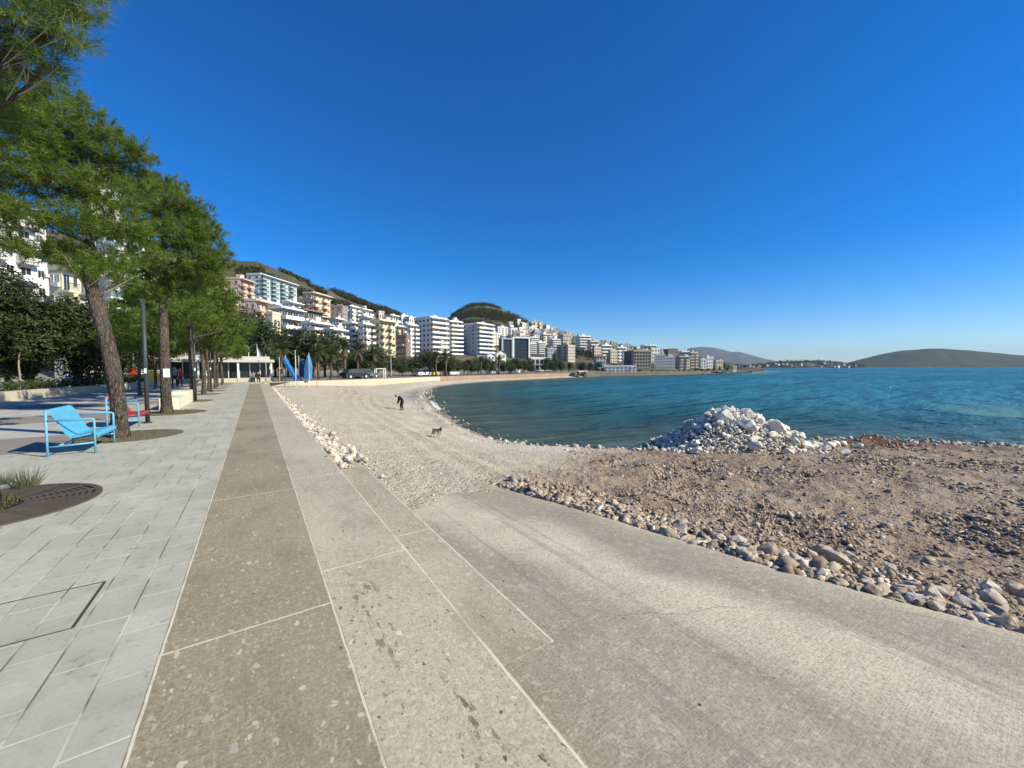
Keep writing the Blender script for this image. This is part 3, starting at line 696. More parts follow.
def pine(name_loc, trunk, r0, lobes, per, n, L, w, seed, rz=0, label=''):
    """trunk: list of local points; lobes: (centre, radii) foliage pads that limbs reach to"""
    rng = np.random.default_rng(seed); random.seed(seed)
    t = empty('pine_tree', name_loc, rz, label, 'pine tree', 'pines in a row along the promenade')
    mb = MB(); k = len(trunk)
    tp = []
    for i in range(k-1):
        for j in range(4):
            tp.append(Vector(trunk[i]).lerp(Vector(trunk[i+1]), j/4))
    tp.append(Vector(trunk[-1]))
    # smooth
    for _ in range(3): tp = [tp[0]]+[(tp[i-1]+tp[i]*2+tp[i+1])/4 for i in range(1, len(tp)-1)]+[tp[-1]]
    H = len(tp)-1
    rad = [r0*(1.0-.3*(i/H)-.5*max(0, (i/H-.5)/.5)**.8)*(1+.35*max(0, 1-i/2.)) for i in range(H+1)]
    mb.tube(tp, rad, 14, 0, jit=.06)
    top = tp[-1]
    tips = []
    for (c, r) in lobes:
        c = Vector(c)
        # leave the trunk lower than the pad
        cand = min(range(H//3, H+1), key=lambda i: (tp[i]-c).length+max(0, tp[i].z-c.z+.5)*1.5)
        s = tp[cand]; mid = s.lerp(c, .5)+Vector((random.uniform(-.2, .2), random.uniform(-.2, .2), -.12*(c-s).length*.5))
        br = bez(s, mid, c); rb = max(.018, rad[cand]*.42)
        mb.tube(br, [rb*(1-.72*i/6) for i in range(7)], 7, 0, jit=.08)
        for q in range(10):
            i0 = random.randint(2, 6); d = rng.normal(size=3); d /= np.linalg.norm(d)
            e = c+Vector(d*np.array(r)*random.uniform(.6, 1.0)); m2 = br[i0].lerp(e, .5)+Vector((0, 0, random.uniform(-.12, .05)))
            mb.tube(bez(br[i0], m2, e, 5), [rb*.25, rb*.2, rb*.16, rb*.12, rb*.08], 5, 1, caps=False)
    mb.build('trunk', [PBARK, simple('grey_twigs', (.30, .26, .22), .9, .2, 9)], t, True)
    P, N = lobe_points(lobes, per, rng, .35)
    D = N*.7+np.array([[0, 0, .55]])+rng.normal(0, .3, P.shape); D /= np.linalg.norm(D, axis=1, keepdims=True)
    V, Fc, ti = needle_crown(P, D, n, L, w, rng)
    link('crown', np_mesh('pine_crown', V, Fc, PINE, False, ti), t)
    return t
def lobes_px(items, base):
    """pads given as (px, py, depth, radius px) -> local centre, radii"""
    out = []
    for (px, py, d, r) in items:
        c = at_d(px, py, d)-Vector(base); R = r*d/F
        out.append((tuple(c), (R, R, R*.62)))
    return out
# the pine whose trunk stands just outside the frame at the left, over the iron grate
B0 = (-2.6, 6.75, 0)
pine(B0, [(0, 0, -.1), (.0, .05, 1.2), (.06, .12, 2.4), (.02, .15, 3.6), (.15, .1, 4.6), (.2, .1, 5.6)], .15,
     lobes_px([(20, 15, 4.1, 34), (58, 30, 4.2, 30), (80, 10, 4.3, 22), (45, 62, 4.3, 22), (5, 55, 4.3, 30), (62, -30, 4.2, 40), (0, -60, 4.0, 60), (-60, 0, 4.1, 55), (-70, 70, 4.2, 48), (-20, 95, 4.5, 26),
               (-120, -60, 4.2, 70), (-130, 60, 4.4, 60), (-60, -110, 4.4, 70), (30, -100, 4.6, 50), (-30, 140, 4.9, 24), (8, 118, 4.9, 18)], B0), 190, 34, .15, .006, 11,
     label='nearest pine at the iron tree grate, only its hanging branches in view at top left')
B1 = (-2.61, 12.25, 0)
T1p = [(0, 0, -.1)]+[tuple(at_d(x, y, d)-Vector(B1)) for x, y, d in ((119, 405, 8.72), (114, 375, 8.7), (107, 340, 8.65), (98, 308, 8.6), (90, 284, 8.6), (92, 262, 8.65), (88, 225, 8.7), (86, 180, 8.7), (84, 140, 8.7))]
pine(B1, T1p, .145,
     lobes_px([(28, 118, 8.6, 40), (70, 138, 8.7, 34), (112, 150, 8.9, 26), (140, 152, 9.0, 15), (95, 125, 8.9, 24), (15, 165, 8.3, 42), (60, 180, 8.6, 38), (108, 190, 8.8, 32), (30, 215, 8.3, 30), (78, 222, 8.4, 30), (122, 222, 9.0, 26), (70, 255, 8.4, 24), (40, 250, 8.2, 20),
               (108, 258, 8.9, 22), (125, 280, 9.0, 12), (88, 268, 8.3, 18), (-20, 130, 8.6, 45), (-30, 190, 8.4, 42), (55, 100, 9.4, 30), (85, 165, 9.6, 34), (130, 180, 9.5, 24), (0, 240, 8.0, 24), (-50, 80, 9, 40), (10, 90, 9.2, 34), (140, 250, 9.6, 16)], B1), 125, 36, .17, .0105, 12,
     label='leaning pine with a bare brown trunk beside the front blue chair')
B2 = (-2.59, 17.77, 0)
T2p = [(0, 0, -.1)]+[tuple(at_d(x, y, d)-Vector(B2)) for x, y, d in ((166, 395, 13.2), (165, 370, 13.2), (164, 340, 13.2), (163, 305, 13.2), (162, 275, 13.2), (164, 240, 13.2), (166, 205, 13.2))]
pine(B2, T2p, .155,
     lobes_px([(160, 195, 13.2, 22), (140, 205, 13.2, 20), (182, 205, 13.3, 22), (205, 230, 13.4, 20), (185, 235, 13.0, 26), (150, 235, 13.0, 26), (128, 230, 13.0, 20), (218, 250, 13.5, 15), (200, 262, 13.2, 22), (170, 265, 12.9, 25), (142, 268, 12.8, 20), (226, 262, 13.8, 9), (215, 280, 13.6, 14),
               (185, 285, 13.3, 18), (160, 292, 12.9, 17), (140, 292, 12.9, 14), (170, 185, 13.8, 14), (195, 215, 14, 18), (150, 180, 13.6, 12), (175, 220, 14.2, 26)], B2), 92, 34, .19, .0145, 13,
     label='straight pine behind the lamp post with a white notice tied to its trunk')
# pines further along: two grown shapes, copied
def far_pine(seed, loc, label):
    rng = random.Random(seed); L = []
    for i in range(17):
        a = rng.uniform(0, 6.28); z = rng.uniform(2.9, 6.0); rr_ = (1.75 if z < 4.6 else 1.25)*math.sqrt(rng.uniform(.05, 1)); R = rng.uniform(.5, .85)
        L.append(((rr_*math.cos(a), rr_*math.sin(a), z), (R, R, R*.62)))
    L.append(((0, 0, 6.3), (.6, .6, .45)))
    return pine(loc, [(0, 0, -.1), (.05, 0, 1), (.0, .06, 2), (-.06, .05, 3.2), (0, 0, 4.5), (0, 0, 5.6)], .095, L, 50, 28, .24, .026, seed, label=label)
def _s(o, a, b): o.scale = (a, a, b); return o
FP = [far_pine(21, (-2.5, 23.35, 0), 'third pine in view along the promenade, just behind the pale stone block'), far_pine(22, (-2.55, 28.8, 0), 'fourth pine in view along the promenade')]
ORD = ['first', 'second', 'third', 'fourth', 'fifth', 'sixth', 'seventh', 'eighth', 'ninth', 'tenth', 'eleventh', 'twelfth', 'thirteenth', 'fourteenth', 'fifteenth', 'sixteenth', 'seventeenth', 'eighteenth', 'nineteenth', 'twentieth']+['twenty-'+q for q in ('first', 'second', 'third', 'fourth', 'fifth', 'sixth', 'seventh', 'eighth', 'ninth')]+['thirtieth', 'thirty-first', 'thirty-second', 'thirty-third']
for i, (x, y) in enumerate([(-2.6, 32.6), (-2.5, 36.2), (-2.6, 39.6), (-2.5, 43.0), (-2.6, 46.2), (-5.4, 29.5), (-5.8, 36)]):
    c = copy_tree(FP[i % 2]); c.location = (x, y, 0); c.rotation_euler.z = 1.1+i*1.9; s = [1, .95, 1.02, .9, .86, .9, .95][i]; c.scale = (s*.9, s*.9, s)
    c['label'] = (ORD[i+4]+' pine in view along the promenade row') if i < 5 else ['smaller pine standing left of the row, behind the fourth pine', 'smaller pine left of the row, near the pavilion'][i-5]
_s(FP[0], 1.12, 1.14); _s(FP[1], 1.1, 1.1)
# tree pits
soil = simple('pit_soil', (.16, .125, .08), 1, .4, 9, .5, 30); iron = simple('rusty_iron', (.10, .082, .062), .75, .35, 7, .3, 60, .4, .3)
gap = simple('grate_gap', (.018, .015, .013), 1)
def grate(loc, R, hole, label):
    t = empty('tree_grate', loc, 0, label, 'tree grate')
    mb = MB(); N = 72
    mb.prism([(R*math.cos(2*math.pi*i/N), R*math.sin(2*math.pi*i/N)) for i in range(N)], .0015, .004, 0, 'z'); mb.build('pit_bed', gap, t)
    mb = MB()
    def ring(r0, r1, a0=0, a1=2*math.pi, z=.013):
        n = max(3, int(40*(a1-a0)/6.28))
        for i in range(n):
            b0, b1 = a0+(a1-a0)*i/n, a0+(a1-a0)*(i+1)/n
            c0, s0, c1, s1 = math.cos(b0), math.sin(b0), math.cos(b1), math.sin(b1)
            p = [(r0*c0, r0*s0), (r1*c0, r1*s0), (r1*c1, r1*s1), (r0*c1, r0*s1)]
            mb.poly([(x, y, z) for x, y in p]); mb.poly([(x, y, .004) for x, y in (p[1], p[2])]+[(x, y, z) for x, y in (p[2], p[1])]); mb.poly([(x, y, .004) for x, y in (p[3], p[0])]+[(x, y, z) for x, y in (p[0], p[3])])
    ring(R-.055, R+.012, z=.018)
    r = R-.085
    while r > hole:
        ring(r-.034, r)
        r -= .055
    for i in range(16):
        a = i*math.pi/8
        M = Matrix.Rotation(a, 4, 'Z'); mb.box(hole, R-.05, -.035, .035, .004, .0145, 0, M)
    mb.build('grate_ring', iron, t); return t
grate((-2.6, 6.85, 0), .93, .3, 'round rusty iron tree grate half grown over with grass, under the nearest pine')
def ground_tufts(name, cx, cy, rx, ry, n, hmax, label, z0=.012, mask=None):
    rng = np.random.default_rng(n); a = rng.random(n)*6.283; q = np.sqrt(rng.random(n))
    x = cx+rx*q*np.cos(a); y = cy+ry*q*np.sin(a)
    if mask is not None: k = mask(x, y); x, y = x[k], y[k]
    m = len(x); h = hmax*(.35+.65*rng.random(m)); le = rng.normal(0, .45, (m, 2))*h[:, None]; th = rng.random(m)*6.28; ww = .004+.004*rng.random(m)
    V = np.stack([np.stack([x-ww*np.cos(th), y-ww*np.sin(th), np.full(m, z0)], 1), np.stack([x+ww*np.cos(th), y+ww*np.sin(th), np.full(m, z0)], 1), np.stack([x+le[:, 0], y+le[:, 1], z0+h], 1)], 1).reshape(-1, 3)
    return prop(link(name, np_mesh(name, V, np.arange(m*3).reshape(-1, 3), GRASS, False, np.repeat(rng.random(m), 3))), label, None, None, 'stuff')
ground_tufts('grass', -3.05, 6.85, .72, .72, 2600, .05, 'short grass grown over the iron tree grate')
# tall tuft on the grate
t_ = at_z(26, 487, 0.01)
rng = np.random.default_rng(5); m = 170; a = rng.random(m)*6.28; r = .11*np.sqrt(rng.random(m)); h = .10+.24*rng.random(m)
V = np.stack([np.stack([r*np.cos(a)-.004, r*np.sin(a), 0*a], 1), np.stack([r*np.cos(a)+.004, r*np.sin(a), 0*a], 1), np.stack([r*np.cos(a)*(1.5+1.4*rng.random(m))+rng.normal(0, .03, m), r*np.sin(a)*2.2, h], 1)], 1).reshape(-1, 3)
TUFT = prop(link('grass_tuft', np_mesh('grass_tuft', V, np.arange(m*3).reshape(-1, 3), leafmat('grey_grass', (.09, .11, .06), (.2, .2, .12), .7, .2), False, np.repeat(rng.random(m), 3)), None, t_), 'tall grey-green grass tuft growing on the back rim of the iron grate', 'grass tuft')
c = TUFT.copy(); COL.objects.link(c); c.location = at_z(2, 484, .01); c.scale = (.7, .7, .6); c['label'] = 'small grass tuft at the left end of the iron grate'
for (cx, cy, nm) in ((-2.45, 12.3, 'leaning pine'), (-2.45, 17.8, 'pine with the white notice')):
    mb = MB(); N = 48; mb.prism([(cx+.95*math.cos(2*math.pi*i/N), cy+.95*math.sin(2*math.pi*i/N)) for i in range(N)], .001, .008, 0, 'z')
    prop(mb.build('tree_bed', soil), 'round bed of earth and thin grass under the '+nm, 'tree bed')
    ground_tufts('grass', cx, cy, .9, .9, 700, .045, 'thin grass in the bed of the '+nm, .009)
for i in range(7):
    y = [23.35, 28.8, 32.6, 36.2, 39.6, 43.0, 46.2][i]
    mb = MB(); N = 32; mb.prism([(-2.5+.8*math.cos(2*math.pi*k/N), y+.8*math.sin(2*math.pi*k/N)) for k in range(N)], .001, .008, 0, 'z')
    prop(mb.build('tree_bed', soil), 'round earth bed under the '+ORD[i+2]+' pine in view', 'tree bed')
# ---- leafy trees
def leafy_mesh(seed, R, H0, H1, leaf, per, mat, nl=9):
    rng = np.random.default_rng(seed); lobes = []
    for i in range(nl):
        a = rng.random()*6.28; q = math.sqrt(rng.random())*.62*R; z = H0+(H1-H0)*(.2+.68*rng.random()); s = R*(.36+.24*rng.random())
        lobes.append(((q*math.cos(a), q*math.sin(a), z), (s, s, s*.8)))
    lobes.append(((0, 0, (H0+H1)/2), (R*.55, R*.55, (H1-H0)*.42)))
    P, N = lobe_points(lobes, per, rng, .62)
    N = N+rng.normal(0, .45, N.shape)+np.array([[0, 0, .35]])
    V, Fc, ti = leaf_cards(P, N, leaf, leaf*.5, rng)
    return np_mesh('leaf_crown', V, Fc, mat, False, ti), lobes
def leafy_tree(name, loc, seed, R, H0, H1, leaf, per, mat, label, cat='tree', group=None, tr=.14, nl=9):
    t = empty(name, loc, 0, label, cat, group); me, lobes = leafy_mesh(seed, R, H0, H1, leaf, per, mat, nl)
    link('crown', me, t)
    mb = MB(); mb.tube([(0, 0, -.3), (.04, 0, H0*.5), (0, .03, H0+.4), (0, 0, (H0+H1)/2)], [tr*1.2, tr, tr*.85, tr*.4], 9, 0, jit=.05)
    for (c, r) in lobes[:7]: mb.tube(bez((0, 0, H0*.75), (c[0]*.4, c[1]*.4, (H0*.8+c[2])/2), c, 5), [tr*.5, tr*.4, tr*.3, tr*.2, tr*.1], 6)
    mb.build('trunk', TBARK, t, True)
    return t
def on_ground(px, d): 
    X, Y, u, f = ray(px, 367); X, Y = X*d/f, Y*d/f
    return X, Y
for (px, d, R, H0, H1, seed, lab) in ((-38, 20.5, 3.0, .9, 6.6, 31, 'dark glossy evergreen tree at the left edge of the photo'), (30, 22, 2.9, .9, 6.7, 32, 'dark glossy evergreen tree behind the thin sapling'), (76, 23.5, 2.5, .9, 5.6, 33, 'lower dark glossy evergreen tree left of the leaning pine'), (6, 26, 3.2, 1.2, 7.6, 34, 'tall dark evergreen tree at the back of the left group'), (118, 31, 2.2, 1.0, 4.6, 35, 'dark evergreen bush-like tree seen behind the leaning pine trunk'),
     (152, 36, 2.9, 2.0, 6.8, 36, 'dark leafy tree behind the lamp post'), (128, 40, 2.6, 1.6, 5.5, 37, 'dark leafy tree behind the curved white lamp')):
    X, Y = on_ground(px, d); leafy_tree('evergreen_tree', (X, Y, 0), seed, R, H0, H1, .2, 330 if px < 100 else 190, BROAD, lab, 'evergreen tree', 'dark evergreen trees behind the seat wall')
# sapling in front
X, Y = on_ground(19, 20); t = empty('sapling', (X, Y, 0), 0, 'thin bare sapling trunk standing in front of the dark evergreens', 'sapling')
mb = MB(); mb.tube([(0, 0, 0), (.02, 0, .8), (-.01, 0, 1.7), (.03, 0, 2.3)], [.05, .042, .036, .02], 8); mb.build('trunk', simple('pale_bark', (.3, .25, .18), .9, .25, 6), t, True)
rng = np.random.default_rng(3); P, N = lobe_points([((0, 0, 2.3), (.45, .45, .4))], 90, rng, .3); V, Fc, ti = leaf_cards(P, N, .16, .07, rng); link('crown', np_mesh('sapling_crown', V, Fc, BROAD, False, ti), t)
# park trees along the back of the beach, four shapes copied
PROT = []
for k in range(4):
    pt = leafy_tree('park_tree', (0, 0, -50), 50+k, 2.6+.3*(k % 2), 1.3, 6.0, .34, 62, PARK, 'x', 'tree', 'park trees behind the beach', .15, 10); PROT.append(pt)
PT = [(232, 60, 325), (246, 62, 318), (262, 56, 326), (275, 62, 330), (288, 60, 338), (300, 64, 333), (313, 60, 334), (325, 66, 336), (338, 62, 352), (352, 70, 352), (366, 68, 352), (378, 72, 347), (390, 76, 354), (402, 80, 358), (412, 82, 356), (421, 84, 352), (431, 86, 350), (440, 90, 352), (449, 88, 354), (457, 95, 359),
      (464, 96, 361), (471, 98, 357), (478, 104, 360), (486, 104, 358), (494, 108, 361), (504, 112, 359), (511, 114, 360), (518, 116, 358), (524, 118, 361), (531, 124, 364), (545, 130, 364), (553, 134, 360), (561, 136, 361), (569, 139, 362), (581, 146, 361), (590, 150, 362), (596, 152, 366), (604, 158, 369), (240, 70, 330), (255, 72, 320), (640, 175, 369), (684, 190, 369), (697, 205, 368), (599, 150, 369), (603, 152, 367), (638, 160, 370), (652, 164, 370), (658, 166, 370.5), (668, 170, 370.5), (679, 175, 369.5), (689, 180, 369), (695, 186, 369), (702, 195, 368.5), (708, 205, 368), (714, 212, 367.5), (720, 225, 367), (727, 240, 367), (734, 255, 367), (611, 153, 371), (628, 157, 371), (646, 162, 371), (528, 150, 358), (548, 155, 357), (556, 160, 354), (600, 180, 361)]
PT = PT[:4]+sorted(PT[4:])
for i, (px, d, yt) in enumerate(PT):
    o = PROT[i] if i < 4 else copy_tree(PROT[i % 4]); X, Y = on_ground(px, d); z = min(0.0, terrain_z(X, Y)) if px > 262 else 0
    if px > 500: z = terrain_z(X, Y)
    o.location = (X, Y, z); h = at_d(px, yt, d)[2]-z; s = h/(5.6 if px < 330 else 6.2); o.scale = (min(s*1.05, 1.25), min(s*1.05, 1.25), s); o.rotation_euler.z = i*2.4
    side = 'behind the pavilion' if px < 278 else 'behind the blue play structure' if px < 330 else 'below the yellow apartment tower' if px < 400 else 'below the big white hotel' if px < 470 else 'in front of the dark glass building' if px < 530 else 'by the far embankment' if px < 600 else 'by the far quay'
    cnt = sum(1 for q in PT[:i] if ('behind the pavilion' if q[0] < 278 else 'behind the blue play structure' if q[0] < 330 else 'below the yellow apartment tower' if q[0] < 400 else 'below the big white hotel' if q[0] < 470 else 'in front of the dark glass building' if q[0] < 530 else 'by the far embankment' if q[0] < 600 else 'by the far quay') == side)
    o['label'] = ORD[cnt]+' dark round-headed tree from the left '+side
# palms
def palm(loc, H, seed, label, nf=34, L=2.3):
    rng = random.Random(seed); t = empty('palm_tree', loc, 0, label, 'palm tree', 'palms along the beach promenade')
    mb = MB(); mb.tube([(0, 0, -.3), (.05, 0, H*.4), (0, .05, H*.8), (0, 0, H)], [.24, .19, .18, .24], 10, 0, jit=.1); mb.build('trunk', PMBARK, t, True)
    def fronds(n, lo, hi, LL, seed2):
        V = []; Fc = []; T = []; r = np.random.default_rng(seed2)
        for i in range(n):
            a = r.random()*6.283; el = lo+(hi-lo)*r.random(); tin = r.random(); ca, sa = math.cos(a), math.sin(a); l = LL*(.8+.35*r.random())
            pts = []
            for k in range(9):
                u = k/8; x = l*u*math.cos(el)*(1-.12*u); z = l*u*math.sin(el)-.55*l*u*u*max(.25, math.cos(el)); pts.append(Vector((x*ca, x*sa, H+z)))
            for k in range(1, 8):
                p = pts[k]; tg = (pts[k+1]-pts[k-1]).normalized(); sd = tg.cross(Vector((0, 0, 1)))
                sd = sd.normalized() if sd.length > 1e-3 else Vector((1, 0, 0))
                ll = l*.24*math.sin(math.pi*(.15+.8*k/8))
                for s in (-1, 1):
                    for h in (0, .5):
                        q = p+(pts[min(k+1, 8)]-p)*h; tip = q+sd*s*ll+tg*ll*.7+Vector((0, 0, -.35*ll)); b = len(V)
                        V += [tuple(q), tuple(q+tg*.10), tuple(tip)]; Fc.append((b, b+1, b+2)); T += [tin]*3
            b = len(V)
            for k in range(8):
                b = len(V); s = (pts[k+1]-pts[k]).cross(Vector((0, 0, 1))).normalized()*.025; V += [tuple(pts[k]-s), tuple(pts[k]+s), tuple(pts[k+1])]; Fc.append((b, b+1, b+2)); T += [tin]*3
        return np.array(V), np.array(Fc), T
    V, Fc, T = fronds(nf, -.1, 1.35, L, seed); link('crown', np_mesh('palm_fronds', V, Fc, PALM, False, T), t)
    V, Fc, T = fronds(nf*2//3, -1.3, -.5, L*.62, seed+1); link('dead_fronds', np_mesh('palm_dead_fronds', V, Fc, PALMDRY, False, T), t)
    return t
PP = [palm((0, 0, 0), 4.2, 3, 'x'), palm((0, 0, 0), 5.0, 4, 'x', 30)]
for i, (px, d, yt, lab) in enumerate([(281, 46, 342, 'shaggy palm left of the blue play structure'), (345, 60, 340, 'tall palm in front of the white terraced flats'), (358, 64, 344, 'palm just left of the yellow tower foot'), (318, 52, 346, 'shaggy palm right of the blue play structure'), (331, 56, 349, 'low palm between the play structure and the tall palm'), (436, 82, 352, 'palm in front of the big white hotel'), (446, 84, 353, 'second palm in front of the big white hotel'), (481, 100, 357, 'palm left of the white gabled houses'), (499, 104, 357, 'palm in front of the white gabled houses'), (372, 68, 348, 'palm below the yellow tower'), (270, 50, 352, 'small palm beside the pavilion'), (468, 96, 360, 'small palm in the gap between the two white hotels')]):
    o = PP[i] if i < 2 else copy_tree(PP[i % 2]); X, Y = on_ground(px, d); z = min(0, terrain_z(X, Y)); h = at_d(px, yt, d)[2]-z; s = h/(4.2 if (i if i < 2 else i % 2) == 0 else 5.0)/1.25
    o.location = (X, Y, z); o.scale = (s, s, s); o.rotation_euler.z = i*1.7; o['label'] = lab
# hillside woods: far scrub and pines that read as one mass
def woods(name, spots, label, seed, sz=(1.5, 3.2), leaf=.9, per=26):
    rng = np.random.default_rng(seed); P = []; N = []; T = []
    for (x, y, z, s) in spots:
        k = per; d = rng.normal(size=(k, 3)); d /= np.linalg.norm(d, axis=1, keepdims=True)
        P.append(np.array([[x, y, z+s*.7]])+d*s*(.6+.5*rng.random((k, 1)))*np.array([[1, 1, .9]])); N.append(d+rng.normal(0, .4, d.shape)); T.append(np.clip(rng.random()*.7+.3*rng.random(k), 0, 1))
    V, Fc, ti = leaf_cards(np.concatenate(P), np.concatenate(N), leaf, leaf*.7, rng, np.concatenate(T))
    return prop(link(name, np_mesh(name, V, Fc, SCRUB, False, ti)), label, None, None, 'stuff')
def hill_spots(n, pxr, tr, seed, dens):
    r = random.Random(seed); out = []; tries = 0
    while len(out) < n and tries < n*40:
        tries += 1; px = r.uniform(*pxr); u = r.uniform(*tr); d1 = np.interp(px, KX, K1); dr, _ = ridge(px); d = d1+(dr-d1)*u
        X, Y = on_ground(px, d)
        if float(fbm(np.array(X*.02), np.array(Y*.02), 3)) < dens: continue
        out.append((X, Y, float(terrain_pz(px, d)), r.uniform(.9, 2.6)*(d/250)**.4))
    return out
sp = hill_spots(1900, (300, 440), (.72, 1.01), 4, -.12)+hill_spots(500, (300, 352), (.62, 1.0), 15, -.25)+hill_spots(160, (262, 300), (.9, 1.01), 5, -.05)+hill_spots(300, (240, 300), (.55, .8), 25, .0)+hill_spots(1500, (440, 545), (.35, 1.0), 6, .02)+hill_spots(420, (452, 500), (.9, 1.02), 6, -.1)+hill_spots(1500, (530, 745), (.15, 1.02), 7, -.02)
woods('hillside_woods', sp, 'dark scrub and pines covering the hillside behind the town', 8, leaf=1.0, per=22)
sp = []
r = random.Random(2)
for i in range(420):
    px = r.uniform(744, 864); d = r.uniform(1310, 1540); top = np.interp(px, [742, 785, 822, 850, 866], [366.5, 361.6, 361.2, 364.2, 366.4]); zt = at_d(px, top, 1520)[2]; u = (d-1300)/220; X, Y = on_ground(px, d)
    sp.append((X, Y, SEA-1+(zt-SEA+1)*math.sin(u*math.pi/2)**.9-1, r.uniform(2, 6)))
woods('shore_woods', sp, 'dark trees on the low point across the bay', 9, leaf=3.2, per=12)
# hedge behind the seat wall
hp = [at_z(-120, 412, 0), at_z(0, 402, 0), at_z(60, 396, 0), at_z(112, 391, 0), at_z(160, 386, 0)]
sw = MB(); P = [Vector((p.x, p.y, 0)) for p in hp]; nr = [Vector((-1, .42, 0)).normalized()]*5
for i in range(4):
    a, b = P[i], P[i+1]; oa, ob = nr[i]*.5, nr[i+1]*.5; up = Vector((0, 0, .44))
    sw.poly([a, b, b+up, a+up]); sw.poly([a+up, b+up, b+ob+up, a+oa+up]); sw.poly([b+ob, a+oa, a+oa+up, b+ob+up])
sw.poly([P[0], P[0]+Vector((0, 0, .44)), P[0]+nr[0]*.5+Vector((0, 0, .44)), P[0]+nr[0]*.5]); sw.poly([P[4], P[4]+nr[4]*.5, P[4]+nr[4]*.5+Vector((0, 0, .44)), P[4]+Vector((0, 0, .44))])
prop(sw.build('seat_wall', creamw), 'long low cream stone seat wall in front of the hedge at the left', 'seat wall')
rng = np.random.default_rng(77); C = []; N = []
for i in range(4):
    a, b = P[i]+nr[i]*.62, P[i+1]+nr[i+1]*.62; k = int((b-a).length*420)
    u = rng.random((k, 1)); d = rng.random((k, 1))*1.0; h = rng.random((k, 1))**.5*(.82+.12*np.sin(u*20))
    C.append(np.array(a)[None]+u*np.array(b-a)[None]+d*np.array(nr[i])[None]+np.concatenate([0*u, 0*u, h], 1)); N.append(rng.normal(size=(k, 3))+np.array([[.6, -.5, .6]]))
V, Fc, ti = leaf_cards(np.concatenate(C), np.concatenate(N), .13, .07, rng); prop(link('hedge', np_mesh('hedge', V, Fc, leafmat('hedge_leaves', (.025, .045, .012), (.075, .10, .03), .5, .2), False, ti)), 'low clipped green hedge behind the cream seat wall', 'hedge')
# ================================================================== stones
ROCKM = m_rock('limestone', (.50, .44, .345), (.74, .68, .57)); PILEM = m_rock('white_limestone', (.70, .64, .53), (.85, .80, .70), (.48, .40, .29), .4)
REDM = m_rock('stained_limestone', (.44, .345, .255), (.62, .53, .42), (.26, .15, .09), .7)
def hull_bm(seed, npts):
    rng = random.Random(seed); bm = bmesh.new()
    for i in range(npts):
        d = Vector((rng.gauss(0, 1), rng.gauss(0, 1), rng.gauss(0, 1))).normalized(); bm.verts.new(d*rng.uniform(.72, 1.0))
    r = bmesh.ops.convex_hull(bm, input=bm.verts[:])
    bmesh.ops.delete(bm, geom=[v for v in bm.verts if not v.link_faces], context='VERTS')
    return bm
def rock_mesh(seed, mat, npts=17):
    bm = hull_bm(seed, npts); rng = random.Random(seed+999)
    bmesh.ops.dissolve_limit(bm, angle_limit=math.radians(16), verts=bm.verts[:], edges=bm.edges[:])
    bmesh.ops.bevel(bm, geom=bm.edges[:], offset=.045, segments=1, affect='EDGES')
    bmesh.ops.triangulate(bm, faces=bm.faces[:]); bmesh.ops.subdivide_edges(bm, edges=[e for e in bm.edges if e.calc_length() > .35], cuts=1); bmesh.ops.triangulate(bm, faces=bm.faces[:])
    for v in bm.verts: v.co *= 1+rng.uniform(-.035, .035)
    me = bpy.data.meshes.new('rock'); bm.to_mesh(me); bm.free(); me.materials.append(mat); return me
RK = [rock_mesh(i, ROCKM) for i in range(6)]+[rock_mesh(40+i, REDM) for i in range(4)]; PK = [rock_mesh(80+i, PILEM, 15) for i in range(8)]
def put_rock(name, meshes, loc, s, rng, label, group, flat=.84, sink=.2):
    o = link(name, rng.choice(meshes), None, (loc[0], loc[1], loc[2]+s*flat*(.62-sink)))
    o.scale = (s*rng.uniform(.8, 1.3), s*rng.uniform(.75, 1.1), s*flat*rng.uniform(.8, 1.15)); o.rotation_euler = (rng.uniform(-.4, .4), rng.uniform(-.4, .4), rng.uniform(0, 6.28))
    return prop(o, label, 'rock', group)
rr_ = random.Random(17)
def gz(x, y): return float(beach_z(np.array([x]), np.array([y]))[0][0])
for i in range(125):           # beside the ramp
    Y = rr_.uniform(-.6, 5.1); k = max(0, (4.6-Y)/5); e = float(ramp_edge(Y)); off = rr_.random()**1.5*(.35+1.1*k)
    s = (.045+.14*k*rr_.random()**1.6+.02)*(1.1 if rr_.random() < .12 else .68)
    x = e+s*.75+off
    put_rock('rock', RK, (x, Y, max(gz(x, Y), float(ramp_z(e, Y))-.14)), s, rr_, 'pale broken limestone rock in the band of rubble along the ramp edge', 'rocks along the edge of the concrete ramp')
for i in range(85):            # heap against the sea wall
    Y = 7.3+14.5*rr_.random()**1.35; w_ = .28+.2*rr_.random(); x = 1.14+rr_.random()**1.1*w_*1.35; s = rr_.uniform(.05, .13)
    z = max(gz(x, Y), -.16+.10*(1-(x-1.1)/.6)-(.02*(Y-7)))
    put_rock('rock', RK[:6]+PK[:3], (x, Y, z), s, rr_, 'white broken stone heaped against the promenade coping above the beach', 'rocks heaped along the promenade coping')
